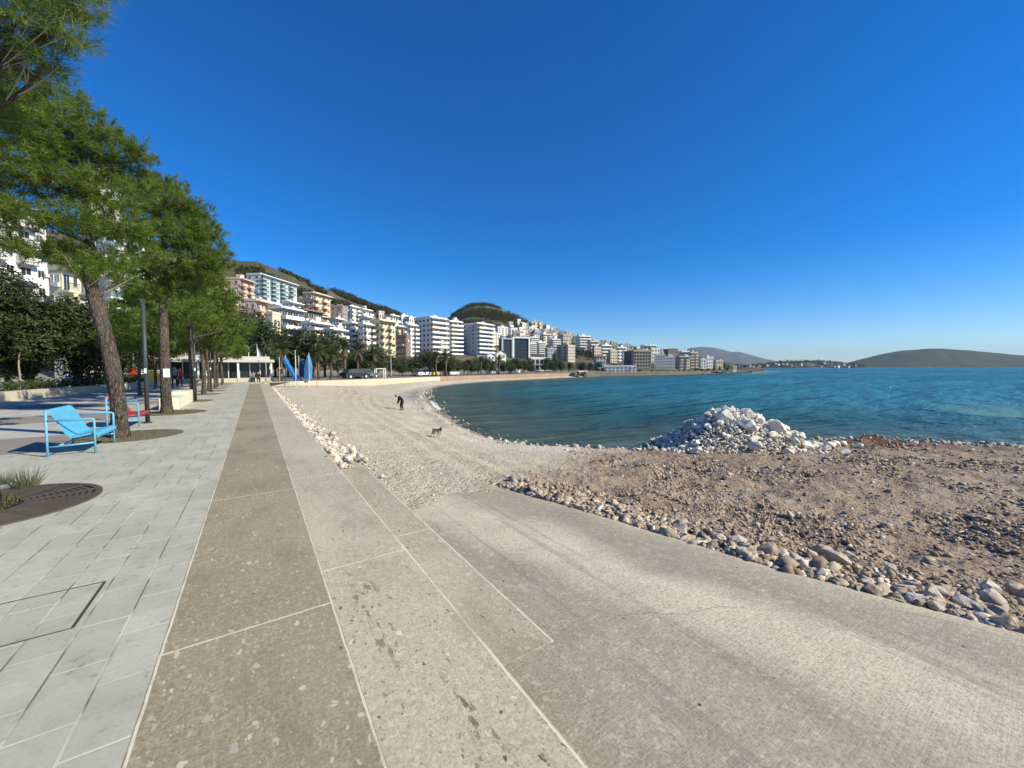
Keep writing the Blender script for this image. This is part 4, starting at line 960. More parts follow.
# the white mound at the water's edge
MC = Vector((16.3, 8.3, 0)); side = Vector((CY, -SY, 0)); fw = Vector((SY, CY, 0)); gzm = -1.72
def mound_h(a, b):
    """height over the ground: a across the view, b in depth"""
    prof = np.interp(a, [-3.4, -2.7, -1.8, -.6, .2, 1.0, 1.7, 2.6, 3.5, 4.3], [0, .32, .95, 1.62, 1.72, 1.35, 1.25, .85, .35, 0]); return prof*max(0, 1-(b/1.9)**2)**.8
n = 46; V = []
for i in range(n):
    for j in range(n):
        a = -4+8.5*i/(n-1); b = -2.1+4.2*j/(n-1); p = MC+side*(a*.80)+fw*b; V.append((p.x, p.y, gzm-.2+mound_h(a, b)*.86+.10*float(fbm(np.array(a*2.), np.array(b*2.), 3))))
idx = np.arange(n*n).reshape(n, n); q = np.stack([idx[:-1, :-1], idx[1:, :-1], idx[1:, 1:], idx[:-1, 1:]], -1).reshape(-1, 4)
core = prop(link('rubble', np_mesh('rubble', np.array(V), q, simple('rubble_core', (.36, .31, .26), .95, .35, 5, .8, 16), True)), 'small broken stone filling the white mound at the water edge', None, None, 'stuff')
big = [(-.5, -.5, .62, .9), (1.75, -1.0, .62, .55), (.15, -1.15, .46, .5), (-.1, -.1, .5, 1.45), (.75, -.3, .42, 1.2), (2.3, -.8, .42, .45), (1.2, -1.35, .36, .15), (2.9, -.8, .34, .25), (-1.25, .1, .36, 1.15), (-1.7, -.3, .28, .8), (.1, .3, .42, 1.45), (3.2, -.4, .28, .1), (1.6, -.2, .5, .95), (2.2, -.1, .4, .75), (-.6, .4, .4, 1.3)]
for i, (a, b, s, h) in enumerate(big):
    p = MC+side*(a*.80)+fw*b; put_rock('boulder', PK, (p.x, p.y, gzm+mound_h(a, b)*.8), s*.84, rr_, 'large white boulder in the mound at the water edge', 'large boulders of the white mound', .8, .3)['category'] = 'boulder'
for i in range(85):
    a = rr_.uniform(-3.7, 4.3); b = rr_.uniform(-1.9, .8); p = MC+side*(a*.80)+fw*b; s = rr_.uniform(.09, .25)*(1.2 if a > 0 else .8)
    put_rock('boulder', PK, (p.x, p.y, gzm+mound_h(a, b)*.97), s, rr_, 'white broken stone piled in the mound at the water edge', 'stones of the white mound', .8, .2)['category'] = 'boulder'
for i, (a, b, s) in enumerate([(4.5, -.9, .22), (4.9, -.7, .26), (5.4, -.6, .2), (5.9, -.9, .24), (-3.9, -.2, .2), (-3.5, -.8, .16), (-2.6, -1.7, .24)]):
    p = MC+side*(a*.80)+fw*b; put_rock('boulder', PK, (p.x, p.y, gz(p.x, p.y)), s, rr_, 'white stone lying on the shingle beside the mound', 'stray stones beside the white mound')['category'] = 'boulder'
# loose stone nobody could count
HULLS = []
for q in range(10):
    bm = hull_bm(300+q, 10); bm.verts.index_update(); bm.verts.ensure_lookup_table(); HULLS.append((np.array([v.co[:] for v in bm.verts]), np.array([[v.index for v in f.verts] for f in bm.faces]))); bm.free()
def stones(name, X, Y, Z, S, T, mat, label, seed):
    rng = np.random.default_rng(seed); VV = []; FF = []; TT = []; base = 0; pick = rng.integers(0, len(HULLS), len(X))
    for q, (hv, hf) in enumerate(HULLS):
        k = pick == q; m = int(k.sum()); nv = len(hv); s_ = S[k]
        sc = np.stack([s_*(.8+.6*rng.random(m)), s_*(.7+.5*rng.random(m)), s_*(.5+.45*rng.random(m))], 1); th = rng.random(m)*6.283
        v = hv[None]*sc[:, None]; t1, t2 = rng.normal(0, .35, m), rng.normal(0, .35, m); z2 = v[..., 2]+v[..., 0]*t1[:, None]+v[..., 1]*t2[:, None]
        c, sn = np.cos(th)[:, None], np.sin(th)[:, None]
        VV.append(np.stack([v[..., 0]*c-v[..., 1]*sn+X[k][:, None], v[..., 0]*sn+v[..., 1]*c+Y[k][:, None], z2+Z[k][:, None]], -1).reshape(-1, 3))
        FF.append((hf[None]+(np.arange(m)*nv)[:, None, None]).reshape(-1, 3)+base); TT.append(np.repeat(T[k], nv)); base += m*nv
    return prop(link(name, np_mesh(name, np.concatenate(VV), np.concatenate(FF), mat, False, np.concatenate(TT))), label, None, None, 'stuff')
rng = np.random.default_rng(123)
GR = m_tintstone('rubble_stone', [(0, (.14, .085, .055)), (.35, (.30, .215, .15)), (.75, (.46, .385, .30)), (1, (.70, .64, .54))]); GC = m_tintstone('pebble_stone', [(0, (.30, .23, .16)), (.4, (.48, .41, .33)), (1, (.74, .69, .62))])
def scatter(n, a0, a1, r0, r1):
    a = np.radians(a0+(a1-a0)*rng.random(n)); r = np.exp(math.log(r0)+(math.log(r1)-math.log(r0))*rng.random(n)); return r*np.sin(a), r*np.cos(a), r
X, Y, R = scatter(190000, 12, 100, 3.6, 36); Z, I, D, RD_ = beach_z(X, Y); e = X-ramp_edge(Y)
patch = fbm(X*.45+3, Y*.45, 3); band = np.exp(-np.maximum(e, 0)/.8)*(Y < 5.4)
k = I & ((e > .02) | (Y > 5.8)) & (X > 1.75) & (RD_ > .25) & (rng.random(len(X)) < np.clip(.2+1.7*np.maximum(patch, -.11)+.7*band, .03, 1)) & ((X-MC.x)**2+(Y-MC.y)**2 > 4)
X, Y, Z, R, band = X[k], Y[k], Z[k], R[k], band[k]
S_ = (.0065+.0018*R)*np.exp(rng.normal(0, .5, len(X)))*(1+1.3*band); S_ = np.minimum(S_, .13)
stones('rubble', X, Y, Z+S_*.1, S_, np.clip(.5+.2*rng.normal(size=len(X))+.1*band, 0, 1), GR, 'loose broken stone strewn over the reddish rubble ground', 1)
X, Y, R = scatter(90000, 1, 75, 4.5, 45); Z, I, D, RD_ = beach_z(X, Y)
patch = fbm(X*.6, Y*.6+8, 3); wallb = np.exp(-np.maximum(X-1.2, 0)/.35)*(Y > 6.3); sh = np.exp(-((D-.8)/.6)**2)
k = I & (X > 1.12) & ((X > 1.6) | (Y > 7.0)) & (RD_ <= .6) & (Y > 4.9) & (rng.random(len(X)) < np.clip(.03+.35*np.maximum(patch-.1, 0)+.9*wallb+.4*sh, .015, 1))
X, Y, Z, R, wallb = X[k], Y[k], Z[k], R[k], wallb[k]
S_ = np.minimum((.005+.0009*R)*np.exp(rng.normal(0, .45, len(X)))*(1+2.0*wallb), .1)
stones('pebbles', X, Y, Z+S_*.1+.08*wallb, S_, np.clip(.5+.2*rng.normal(size=len(X))+.2*wallb, 0, 1), GC, 'loose pale pebbles on the beach', 2)

# small stone filling the mound
n = 5200; rng = np.random.default_rng(55); a = rng.uniform(-3.9, 4.4, n); b = rng.uniform(-2.0, 1.6, n); hh = np.array([mound_h(p, q) for p, q in zip(a, b)]); k = hh > .02; a, b, hh = a[k], b[k], hh[k]
S_ = np.exp(rng.normal(math.log(.055), .45, len(a))).clip(.02, .15)
stones('rubble', MC.x+side.x*a*.80+fw.x*b, MC.y+side.y*a*.80+fw.y*b, gzm+hh*.9-.05+rng.random(len(a))*.06, S_, np.clip(.62+.22*rng.normal(size=len(a)), 0, 1), m_tintstone('mound_stone', [(0, (.46, .41, .34)), (.5, (.70, .66, .58)), (1, (.82, .79, .73))]), 'small white broken stone filling the mound at the water edge', 3)

# cobbles washed up along the water line
rng = np.random.default_rng(66); n = 2600; pts = np.array([p for p in SHORE[1:22]]); seg = np.hypot(*(pts[1:]-pts[:-1]).T); k = rng.choice(len(seg), n, p=seg**.6/np.sum(seg**.6)); u = rng.random((n, 1)); q = pts[:-1][k]*(1-u)+pts[1:][k]*u
nrm = np.stack([-(pts[1:]-pts[:-1])[k][:, 1], (pts[1:]-pts[:-1])[k][:, 0]], 1)/seg[k][:, None]; q = q+nrm*rng.normal(0, .55, (n, 1))
Z, I, D, RD_ = beach_z(q[:, 0], q[:, 1]); kk = Z > SEA-.12; dist = np.hypot(q[:, 0], q[:, 1])
left = np.clip((q[:, 1]-12)/6, 0, 1); S_ = (.012+.0028*dist*(1-.55*left))*np.exp(rng.normal(0, .6, n)); S_ = S_.clip(.01, .17); Z = np.where(rng.random(n) < .62*left, -99, Z)
kk = Z > SEA-.12
stones('shingle', q[kk, 0], q[kk, 1], Z[kk]+S_[kk]*.2, S_[kk], np.clip(.5+.3*rng.normal(size=n), 0, 1)[kk], GC, 'pale cobbles and dark wet stones along the water line', 4)
# ================================================================== buildings
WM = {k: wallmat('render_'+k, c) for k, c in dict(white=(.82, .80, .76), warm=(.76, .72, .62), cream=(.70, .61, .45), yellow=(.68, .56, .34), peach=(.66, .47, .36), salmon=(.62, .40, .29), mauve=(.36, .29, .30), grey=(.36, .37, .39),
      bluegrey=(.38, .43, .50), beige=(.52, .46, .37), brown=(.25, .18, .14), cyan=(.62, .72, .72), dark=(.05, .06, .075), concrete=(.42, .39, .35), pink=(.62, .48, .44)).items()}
def glassmat():
    t = NT('window_glass'); oi = t.add('ShaderNodeObjectInfo').outputs['Random']
    c = t.ramp(oi, [(0, (.012, .016, .022)), (.6, (.035, .045, .06)), (1, (.10, .11, .12))]); t.principled(c, .08, None, .5); return t.m
GLASS = glassmat(); DGLASS = simple('dark_curtain_glass', (.018, .026, .038), .12, .4, .3, spec=.5); FRAME = simple('window_frame_paint', (.62, .61, .58), .5, .08); DFRAME = simple('dark_frame', (.07, .07, .075), .5, .1)
RAILG = simple('balcony_glass', (.16, .24, .28), .15, .2, .5, spec=.5); TILE = simple('clay_roof_tile', (.30, .13, .075), .85, .3, 2, .5, 8); ROOFG = simple('flat_roof_felt', (.34, .32, .29), .9, .2, .5); BLUEP = simple('blue_panel', (.10, .30, .52), .4, .15); AWN = simple('white_awning', (.75, .74, .70), .7, .08)
SHARED = {}; NAMED = []
def wmesh(kind):
    """unit window 1 x .08 x 1, facade plane at y=0, outward -y"""
    if kind in SHARED: return SHARED[kind]
    mb = MB(); 
    if kind == 'door_window':
        mb.box(-.5, .5, -.03, .02, 0, 1, 0); 
        for x in (-.5, -.02, .46): mb.box(x, x+.045, -.06, -.031, 0, 1, 1)
        mb.box(-.455, .455, -.06, -.031, .96, 1, 1)
        me = mb.mesh('window', [GLASS, FRAME])
    elif kind == 'strip':
        mb.box(-.5, .5, -.03, .02, 0, 1, 0)
        for i in range(6): x = -.5+i*.2-.006; mb.box(x, x+.012, -.06, -.031, 0, 1, 1)
        me = mb.mesh('window', [DGLASS, DFRAME])
    else:
        mb.box(-.5, .5, -.03, .02, 0, 1, 0)
        mb.box(-.56, -.5, -.07, .02, -.05, 1.05, 1); mb.box(.5, .56, -.07, .02, -.05, 1.05, 1); mb.box(-.5, .5, -.07, .02, 1.0, 1.05, 1); mb.box(-.5, .5, -.12, .02, -.05, 0, 1); mb.box(-.02, .02, -.05, -.031, 0, 1, 1)
        me = mb.mesh('window', [GLASS, FRAME])
    SHARED[kind] = me; return me
def bmesh_balc(kind, wm):
    key = (kind, wm.name)
    if key in SHARED: return SHARED[key]
    mb = MB(); mb.box(-.5, .5, -1, -.004, -.05, .05, 0)          # slab, unit width, unit depth
    if kind == 'solid': mb.box(-.5, .5, -1, -.9, .05, .34, 0); mb.box(-.5, -.5+.02, -.9, -.004, .05, .34, 0); mb.box(.48, .5, -.9, -.004, .05, .34, 0)
    elif kind == 'glass': mb.box(-.495, .495, -.985, -.96, .05, .36, 1); mb.box(-.495, -.485, -.96, -.004, .05, .36, 1); mb.box(.485, .495, -.96, -.004, .05, .36, 1)
    else:
        for i in range(13): x = -.49+i*.98/12; mb.box(x-.006, x+.006, -.985, -.96, .05, .36, 1)
        mb.box(-.5, .5, -.99, -.95, .36, .39, 1)
    SHARED[key] = mb.mesh('balcony', [wm, RAILG if kind == 'glass' else DFRAME]); return SHARED[key]
def amesh(kind):
    if kind in SHARED: return SHARED[kind]
    mb = MB()
    if kind == 'ac': mb.box(-.42, .42, -.32, 0, 0, .6); m = FRAME
    else:
        mb.prism([(-1.3, -.55), (0, 0), (0, .04), (-1.3, -.5)], -.5, .5, axis='x'); m = {'white_awning': AWN, 'green_canvas': simple('green_canvas', (.10, .2, .13), .8), 'rust_canvas': simple('rust_canvas', (.38, .16, .08), .8), 'sand_canvas': simple('sand_canvas', (.5, .42, .28), .8)}[kind]
    SHARED[kind] = mb.mesh(kind, m); return SHARED[kind]
def place(name, me, parent, loc, scale, rz=0):
    o = link(name, me, parent, loc); o.scale = scale; o.rotation_euler.z = rz; return o
def solve_depth(px, yb, lo, hi):
    best = None
    for d in np.linspace(lo, hi, 500):
        X, Y, u, f = ray(px, 367); z = float(terrain_pz(px, d)); y = pix(X*d/f, Y*d/f, z)[1]
        if best is None or abs(y-yb) < best[0]: best = (abs(y-yb), d, z)
    return best[1], best[2]
def building(label, x0, x1, yt, yb, wall, floors, bays, style='balcony', ang=50, ratio=.6, zc=None, cat='apartment building', sides=2, accent=None, rail='solid', group=None, roofs=True, name='apartment_building', penthouse=False, flip=False, roofkind='flat', gfl=0):
    pc = (x0+x1)/2
    if zc is None: zc, z0 = solve_depth(pc, yb, float(np.interp(pc, KX, K1))-8, float(ridge(pc)[0])*1.0)
    else:
        X, Y, u, f = ray(pc, 367); z0 = float(terrain_pz(pc, zc))
    X, Y, u, f = ray(pc, 367); x, y = X*zc/f, Y*zc/f
    top = at_d(pc, yt, zc)[2]; H = top-z0
    v = Vector((x, y, 0)).normalized(); p = Vector((v.y, -v.x, 0)); beta = math.atan2(x*CY-y*SY, zc)
    W = (x1-x0)*zc/F*math.cos(beta)
    a = math.radians(ang); w = W/(abs(math.cos(a))+ratio*abs(math.sin(a))); dp = ratio*w
    n = p*math.sin(a)-v*math.cos(a)          # front normal
    rz = math.atan2(n.y, n.x)+math.pi/2
    H -= .8; NAMED.append((x0, x1, yt, yb, zc))
    t = empty(name, (x, y, z0), rz, label, cat, group)
    wm = WM[wall] if isinstance(wall, str) else wall; am = WM[accent] if accent else wm
    mb = MB(); hw, hd = w/2, dp/2
    mb.box(-hw, hw, -hd, hd, -4, H)
    if style == 'house' and roofkind == 'gable':
        mb.prism([(-hw, H), (hw, H), (0, H+w*.32)], -hd, hd, 0)
    mb.build('wall', wm, t)
    fh = H/floors
    if style == 'glass':
        for k in range(floors): place('window', wmesh('strip'), t, (0, -hd-.02, k*fh+fh*.16), (w*.94, 1, fh*.72))
        for k in range(floors):
            if sides: place('window', wmesh('strip'), t, (-hw-.02, 0, k*fh+fh*.16), (dp*.9, 1, fh*.72), -math.pi/2)
        mb = MB(); mb.box(-hw-.3, -hw+.5, -hd-.6, -hd-.05, 0, H+.6); mb.box(hw-.4, hw+.3, -hd-.6, -hd-.05, 0, H+.6); mb.box(-hw-.3, hw+.3, -hd-.7, hd, H, H+.7); mb.build('facade_frame', am, t)
    elif style == 'grid':
        mb = MB()
        for k in range(floors+1): mb.box(-hw, hw, -hd-.7, -hd-.003, k*fh-.28, k*fh+.28)
        for b in range(bays+1): x_ = -hw+w*b/bays; mb.box(max(-hw, x_-.18), min(hw, x_+.18), -hd-.72, -hd-.005, -.3, H+.3)
        mb.build('facade_grid', am, t)
        for k in range(floors):
            for b in range(bays): place('window', wmesh('plain'), t, (-hw+w*(b+.5)/bays, -hd, k*fh+fh*.25), (w/bays*.6, 1, fh*.6))
    else:
        bw = w/bays
        for k in range(floors):
            for b in range(bays):
                xb = -hw+bw*(b+.5)
                if style == 'balcony' and (b % 2 == 0 or rail == 'full'): place('window', wmesh('door_window'), t, (xb, -hd, k*fh+.08*fh), (bw*(.9 if rail == 'full' else .68), 1, fh*.74))  # full-width balconies: widened dark glass stands in for the loggia's shade
                else: place('window', wmesh('plain'), t, (xb, -hd, k*fh+.3*fh), (min(bw*.42, 1.5), 1, min(fh*.48, 1.6)))
            if style == 'balcony' and k >= gfl:
                if rail == 'full': place('balcony', bmesh_balc('solid', am), t, (0, -hd, k*fh), (w*1.0, 1.5, fh))
                else:
                    nb = max(1, (bays+1)//2)
                    for q in range(nb):
                        b0 = q*2; wb = min(2, bays-b0)*bw if bays > 2 else w
                        place('balcony', bmesh_balc(rail, am), t, (-hw+bw*b0+bw*.5*(1 if wb < bw*1.5 else 1)+0*wb, -hd, k*fh), (bw*1.25, 1.4, fh))
    # the flank that turns towards the viewer
    if sides and style not in ('glass',):
        sg = -1 if ang >= 0 else 1
        for k in range(floors):
            for b in range(sides): place('window', wmesh('plain'), t, (sg*hw, -hd+dp*(b+.5)/sides, k*fh+.3*fh), (min(dp/sides*.4, 1.3), 1, min(fh*.46, 1.5)), sg*math.pi/2)
    if style in ('balcony', 'plain') and zc < 200:
        ra = random.Random(int(x0*31+yt*7))
        for k in range(1, floors):
            for b in range(bays):
                if style == 'balcony' and ra.random() < .13: place('awning', amesh(ra.choice(['white_awning', 'green_canvas', 'rust_canvas', 'sand_canvas'])), t, (-hw+w/bays*(b+.5), -hd-.02, k*fh+.78*fh), (w/bays*.8, 1, 1))
                if ra.random() < .12: place('air_conditioner', amesh('ac'), t, (-hw+w/bays*(b+.92), -hd-.02, k*fh+.45*fh), (1, 1, 1))
            if sides and ra.random() < .5: place('air_conditioner', amesh('ac'), t, ((-1 if ang >= 0 else 1)*(hw+.02), -hd+dp*ra.uniform(.2, .8), k*fh+.2*fh), (1, 1, 1), (-1 if ang >= 0 else 1)*math.pi/2)
    mb = MB()
    if roofkind == 'flat':
        e = .12; mb.box(-hw-e, hw+e, -hd-e-(1.2 if style == 'balcony' else 0), hd+e, H+.003, H+.28)
        for (ax, bx, ay, by) in ((-hw-e, hw+e, -hd-e, -hd+.1), (-hw-e, hw+e, hd-.1, hd+e), (-hw-e, -hw+.1, -hd+.1, hd-.1), (hw-.1, hw+e, -hd+.1, hd-.1)): mb.box(ax, bx, ay, by, H+.283, H+.75)
        if roofs:
            r_ = random.Random(int(x0*7+yt)); q = r_.uniform(-.3, .2); mb.box(w*q, w*(q+.22), -dp*.2, dp*.2, H+.283, H+.283+r_.choice([1.0, 1.5, 2.0]))
        mb.build('roof', am if style != 'glass' else am, t)
        if roofs:
            rk = random.Random(int(x1*13+yb))
            for q in range(rk.choice([1, 2, 3])):
                xx, yy = rk.uniform(-hw*.8, hw*.8), rk.uniform(-hd*.7, hd*.7); tk = MB(); tk.tube([(xx, yy, H+.283), (xx, yy, H+1.5)], .55, 10); tk.build('water_tank', FRAME if rk.random() < .6 else simple('tank_grey', (.3, .31, .32), .6), t)
            xx, yy = rk.uniform(-hw*.6, hw*.6), rk.uniform(-hd*.5, hd*.5); tk = MB(); tk.tube([(xx, yy, H+.283), (xx, yy, H+3.2)], .05, 5); tk.box(xx-.7, xx+.7, yy-.03, yy+.03, H+2.9, H+2.96); tk.build('aerial', DFRAME, t)
    elif roofkind == 'gable':
        hgt = w*.32
        mb.poly([(-hw-.3, -hd-.3, H-.1), (0, -hd-.3, H+hgt+.12), (0, hd+.3, H+hgt+.12), (-hw-.3, hd+.3, H-.1)]); mb.poly([(0, -hd-.3, H+hgt+.12), (hw+.3, -hd-.3, H-.1), (hw+.3, hd+.3, H-.1), (0, hd+.3, H+hgt+.12)])
        mb.build('roof', am, t)
    else:   # hipped tile roof
        e = .4; hgt = min(w, dp)*.22
        c = [(-hw-e, -hd-e, H), (hw+e, -hd-e, H), (hw+e, hd+e, H), (-hw-e, hd+e, H)]; k_ = min(hw, hd)*.8
        r1, r2 = ((-hw+k_, 0, H+hgt), (hw-k_, 0, H+hgt)) if hw >= hd else ((0, -hd+k_, H+hgt), (0, hd-k_, H+hgt))
        if hw >= hd: mb.poly([c[0], c[1], r2, r1]); mb.poly([c[2], c[3], r1, r2]); mb.poly([c[1], c[2], r2]); mb.poly([c[3], c[0], r1])
        else: mb.poly([c[1], c[2], r2, r1]); mb.poly([c[3], c[0], r1, r2]); mb.poly([c[0], c[1], r1]); mb.poly([c[2], c[3], r2])
        mb.poly([c[3], c[2], c[1], c[0]]); mb.build('roof', TILE, t)
    return t
B = building
# behind the promenade trees
B('big white apartment block with stacked balconies behind the dark evergreens at far left', -70, 58, 198, 352, 'white', 8, 6, ang=30, ratio=.45, zc=64, sides=3)
B('cream apartment block with plain windows seen between evergreens and leaning pine', 55, 100, 268, 356, 'cream', 5, 4, 'balcony', ang=35, ratio=.5, zc=60, sides=2, rail='bars')
B('tall white apartment block with blue panels behind the leaning pine', 102, 150, 232, 360, 'white', 8, 4, 'balcony', ang=25, ratio=.5, zc=66, accent='white', rail='glass')
B('white apartment block with long balconies seen behind the second pine', 150, 212, 262, 360, 'warm', 7, 5, 'balcony', ang=40, ratio=.5, zc=74, rail='full')
B('white flats on the slope high behind the crown of the leaning pine', 88, 130, 172, 235, 'white', 4, 4, 'balcony', ang=30, ratio=.6, zc=135, rail='solid')
B('peach villa block glimpsed above the far end of the pine row', 205, 236, 288, 330, 'peach', 4, 3, 'balcony', ang=45, ratio=.6, zc=120)
# hillside, left to right
B('upper peach terraced block with arched-looking balconies left of the pale turquoise block', 229, 256, 279, 322, 'peach', 4, 4, 'balcony', ang=55, ratio=.7, zc=132)
B('lower peach terraced block stepping down below its upper neighbour', 247, 270, 300, 328, 'peach', 3, 3, 'balcony', ang=55, ratio=.6, zc=112)
B('pale turquoise-white long apartment block with glazed top floor high on the hillside', 251, 300, 279, 312, 'cyan', 5, 8, 'balcony', ang=52, ratio=.28, zc=165, rail='glass', sides=2)
B('small cream block just below the peach terraces', 268, 282, 312, 329, 'cream', 2, 2, 'plain', ang=50, zc=105, roofs=False)
B('grey flank building with white balcony bands below the turquoise block', 270, 305, 308, 331, 'grey', 3, 4, 'balcony', ang=48, ratio=.55, zc=118, accent='white', rail='full')
B('salmon orange apartment block beside the turquoise block', 305, 332, 294, 322, 'salmon', 4, 4, 'balcony', ang=52, ratio=.45, zc=165, rail='solid', accent='cream')
B('dark brown low building squeezed under the salmon block', 299, 324, 310, 323, 'brown', 2, 4, 'balcony', ang=48, ratio=.3, zc=140, accent='brown', rail='full', roofs=False)
B('long white terraced flats stepping down to the trees below the salmon block', 303, 332, 322, 345, 'white', 4, 5, 'balcony', ang=50, ratio=.35, zc=118, rail='full')
B('second run of white terraced flats right of the first, lower down', 325, 346, 328, 352, 'white', 4, 4, 'balcony', ang=50, ratio=.35, zc=112, rail='full')
B('mauve-grey apartment block with bare flank above the terraced flats', 331, 349, 306, 330, 'mauve', 4, 3, 'plain', ang=62, ratio=1.2, zc=172, sides=2)
B('white balcony block directly right of the mauve block', 347, 360, 306, 326, 'white', 5, 3, 'balcony', ang=50, ratio=.4, zc=180)
B('second white balcony block right of the mauve block, set back', 359, 372, 309, 326, 'white', 4, 3, 'balcony', ang=50, ratio=.5, zc=185)
B('white and grey narrow flats left of the yellow tower', 343, 361, 322, 352, 'grey', 6, 3, 'balcony', ang=55, ratio=.8, zc=122, accent='white', rail='solid')
B('white balconied wing attached to the left of the yellow tower', 359, 374, 323, 357, 'warm', 6, 3, 'balcony', ang=45, ratio=.5, zc=118, accent='white')
B('yellow and cream apartment tower with rounded balconies', 371, 396, 320, 359, 'yellow', 6, 4, 'balcony', ang=40, ratio=.75, zc=122, accent='cream')
B('small pink house on the slope above the yellow tower', 377, 385, 311, 321, 'pink', 2, 2, 'plain', ang=40, zc=215, sides=1, cat='house', name='hillside_house', roofs=False)
B('white villa on the skyline to the left of the big hotel', 399, 409, 315, 324, 'white', 2, 3, 'plain', ang=40, zc=235, sides=1, cat='house', name='hillside_house')
B('cream block with dark balconies just right of the yellow tower', 392, 404, 325, 360, 'cream', 6, 3, 'balcony', ang=45, ratio=.6, zc=132)
B('dark shaded block in the gap before the white hotels', 397, 411, 335, 364, 'brown', 5, 3, 'plain', ang=-30, ratio=.8, zc=125)  # brown wall colour stands in for the shadow in this gap
B('white slim balconied block behind the dark shaded block', 403, 417, 324, 360, 'white', 7, 3, 'balcony', ang=45, ratio=.6, zc=150)
B('big white hotel block with full-width balconies, left one of the three', 415, 447, 318, 366, 'white', 8, 4, 'balcony', ang=42, ratio=1.05, zc=162, rail='full', sides=4)
B('big white hotel block with full-width balconies, middle one of the three', 446, 462, 321, 366, 'white', 8, 3, 'balcony', ang=35, ratio=.5, zc=172, rail='full', sides=2)
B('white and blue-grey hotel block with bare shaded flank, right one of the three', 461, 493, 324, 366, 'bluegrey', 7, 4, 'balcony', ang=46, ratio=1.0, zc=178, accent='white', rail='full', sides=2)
B('white gabled house at the foot of the right hotel block', 485, 495, 354, 366, 'white', 2, 2, 'house', ang=20, ratio=.9, zc=158, cat='house', name='gabled_house', roofkind='gable', sides=0, accent='white')
B('white gabled house in front of the dark glass building', 494, 506, 352, 366, 'white', 2, 2, 'house', ang=20, ratio=.9, zc=160, cat='house', name='gabled_house', roofkind='gable', sides=0, accent='white')
B('dark blue glass office block, left part', 499, 512, 338, 366, 'dark', 6, 3, 'glass', ang=25, ratio=.6, zc=182, accent='bluegrey', cat='office building', name='glass_building')
B('dark blue glass office block with white frame, right part', 511, 529, 337, 366, 'dark', 6, 4, 'glass', ang=18, ratio=.4, zc=186, accent='white', cat='office building', name='glass_building', sides=0)
B('white block with square windows peeping over the glass office block', 495, 508, 327, 342, 'white', 4, 3, 'plain', ang=25, ratio=.6, zc=262)
B('white stepped flats right of the glass office block', 528, 536, 343, 362, 'white', 5, 3, 'balcony', ang=20, ratio=.6, zc=215, rail='full')
B('second white stepped flats right of the glass office block', 536, 545, 342, 362, 'white', 5, 3, 'balcony', ang=25, ratio=.7, zc=222, rail='full')
B('black-fronted low restaurant building with white posts by the far beach', 529, 552, 357, 370, 'dark', 2, 5, 'grid', ang=12, ratio=.4, zc=160, accent='white', cat='restaurant building', name='restaurant_building', roofs=False)
B('small grey-white flats above the black-fronted restaurant', 545, 556, 348, 363, 'bluegrey', 3, 3, 'plain', ang=25, zc=205, sides=1)
B('beige and grey tall block with a cream end wall', 557, 575, 345, 365, 'beige', 5, 4, 'plain', ang=52, ratio=1.2, zc=206, accent='beige')
B('white tower flats right of the beige block, highest of that cluster', 575, 590, 336, 358, 'white', 6, 4, 'balcony', ang=30, ratio=.6, zc=300, rail='full')
B('cream stepped flats below the white tower flats', 592, 601, 347, 362, 'cream', 4, 3, 'plain', ang=30, zc=255)
B('bluish grey gabled house beside the long white restaurant', 594, 606, 355, 369, 'bluegrey', 3, 3, 'plain', ang=20, ratio=.7, zc=185, roofkind='hip', cat='house', name='gabled_house')
B('long low white restaurant with a red band at the water edge', 603, 636, 365, 372.5, 'white', 2, 8, 'plain', ang=8, ratio=.25, zc=170, cat='restaurant building', name='restaurant_building', roofs=False, sides=0)
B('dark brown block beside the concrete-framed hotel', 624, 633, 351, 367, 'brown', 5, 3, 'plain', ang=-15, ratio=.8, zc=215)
B('beige concrete-framed hotel with a grid of deep dark openings', 631, 650, 350, 368, 'beige', 5, 6, 'grid', ang=15, ratio=.5, zc=210, accent='beige', cat='hotel', name='framed_hotel', sides=0)
B('white seafront block with blue-tinted windows, left of a pair', 654, 665, 354, 370.5, 'white', 5, 4, 'plain', ang=10, ratio=.6, zc=212, sides=0)
B('white seafront block with dark windows, right of a pair', 664, 675, 356, 370.5, 'white', 4, 4, 'plain', ang=10, ratio=.6, zc=216, sides=0)
B('grey-brown seafront block right of the white pair', 674, 690, 356, 371, 'concrete', 4, 4, 'balcony', ang=35, ratio=.7, zc=222)
B('cream balconied block near the right end of the town', 688, 697, 352, 368, 'cream', 5, 3, 'balcony', ang=30, zc=255)
B('small cream house at the right end of the town', 699, 706, 359, 368, 'warm', 3, 2, 'plain', ang=30, zc=262, sides=1)
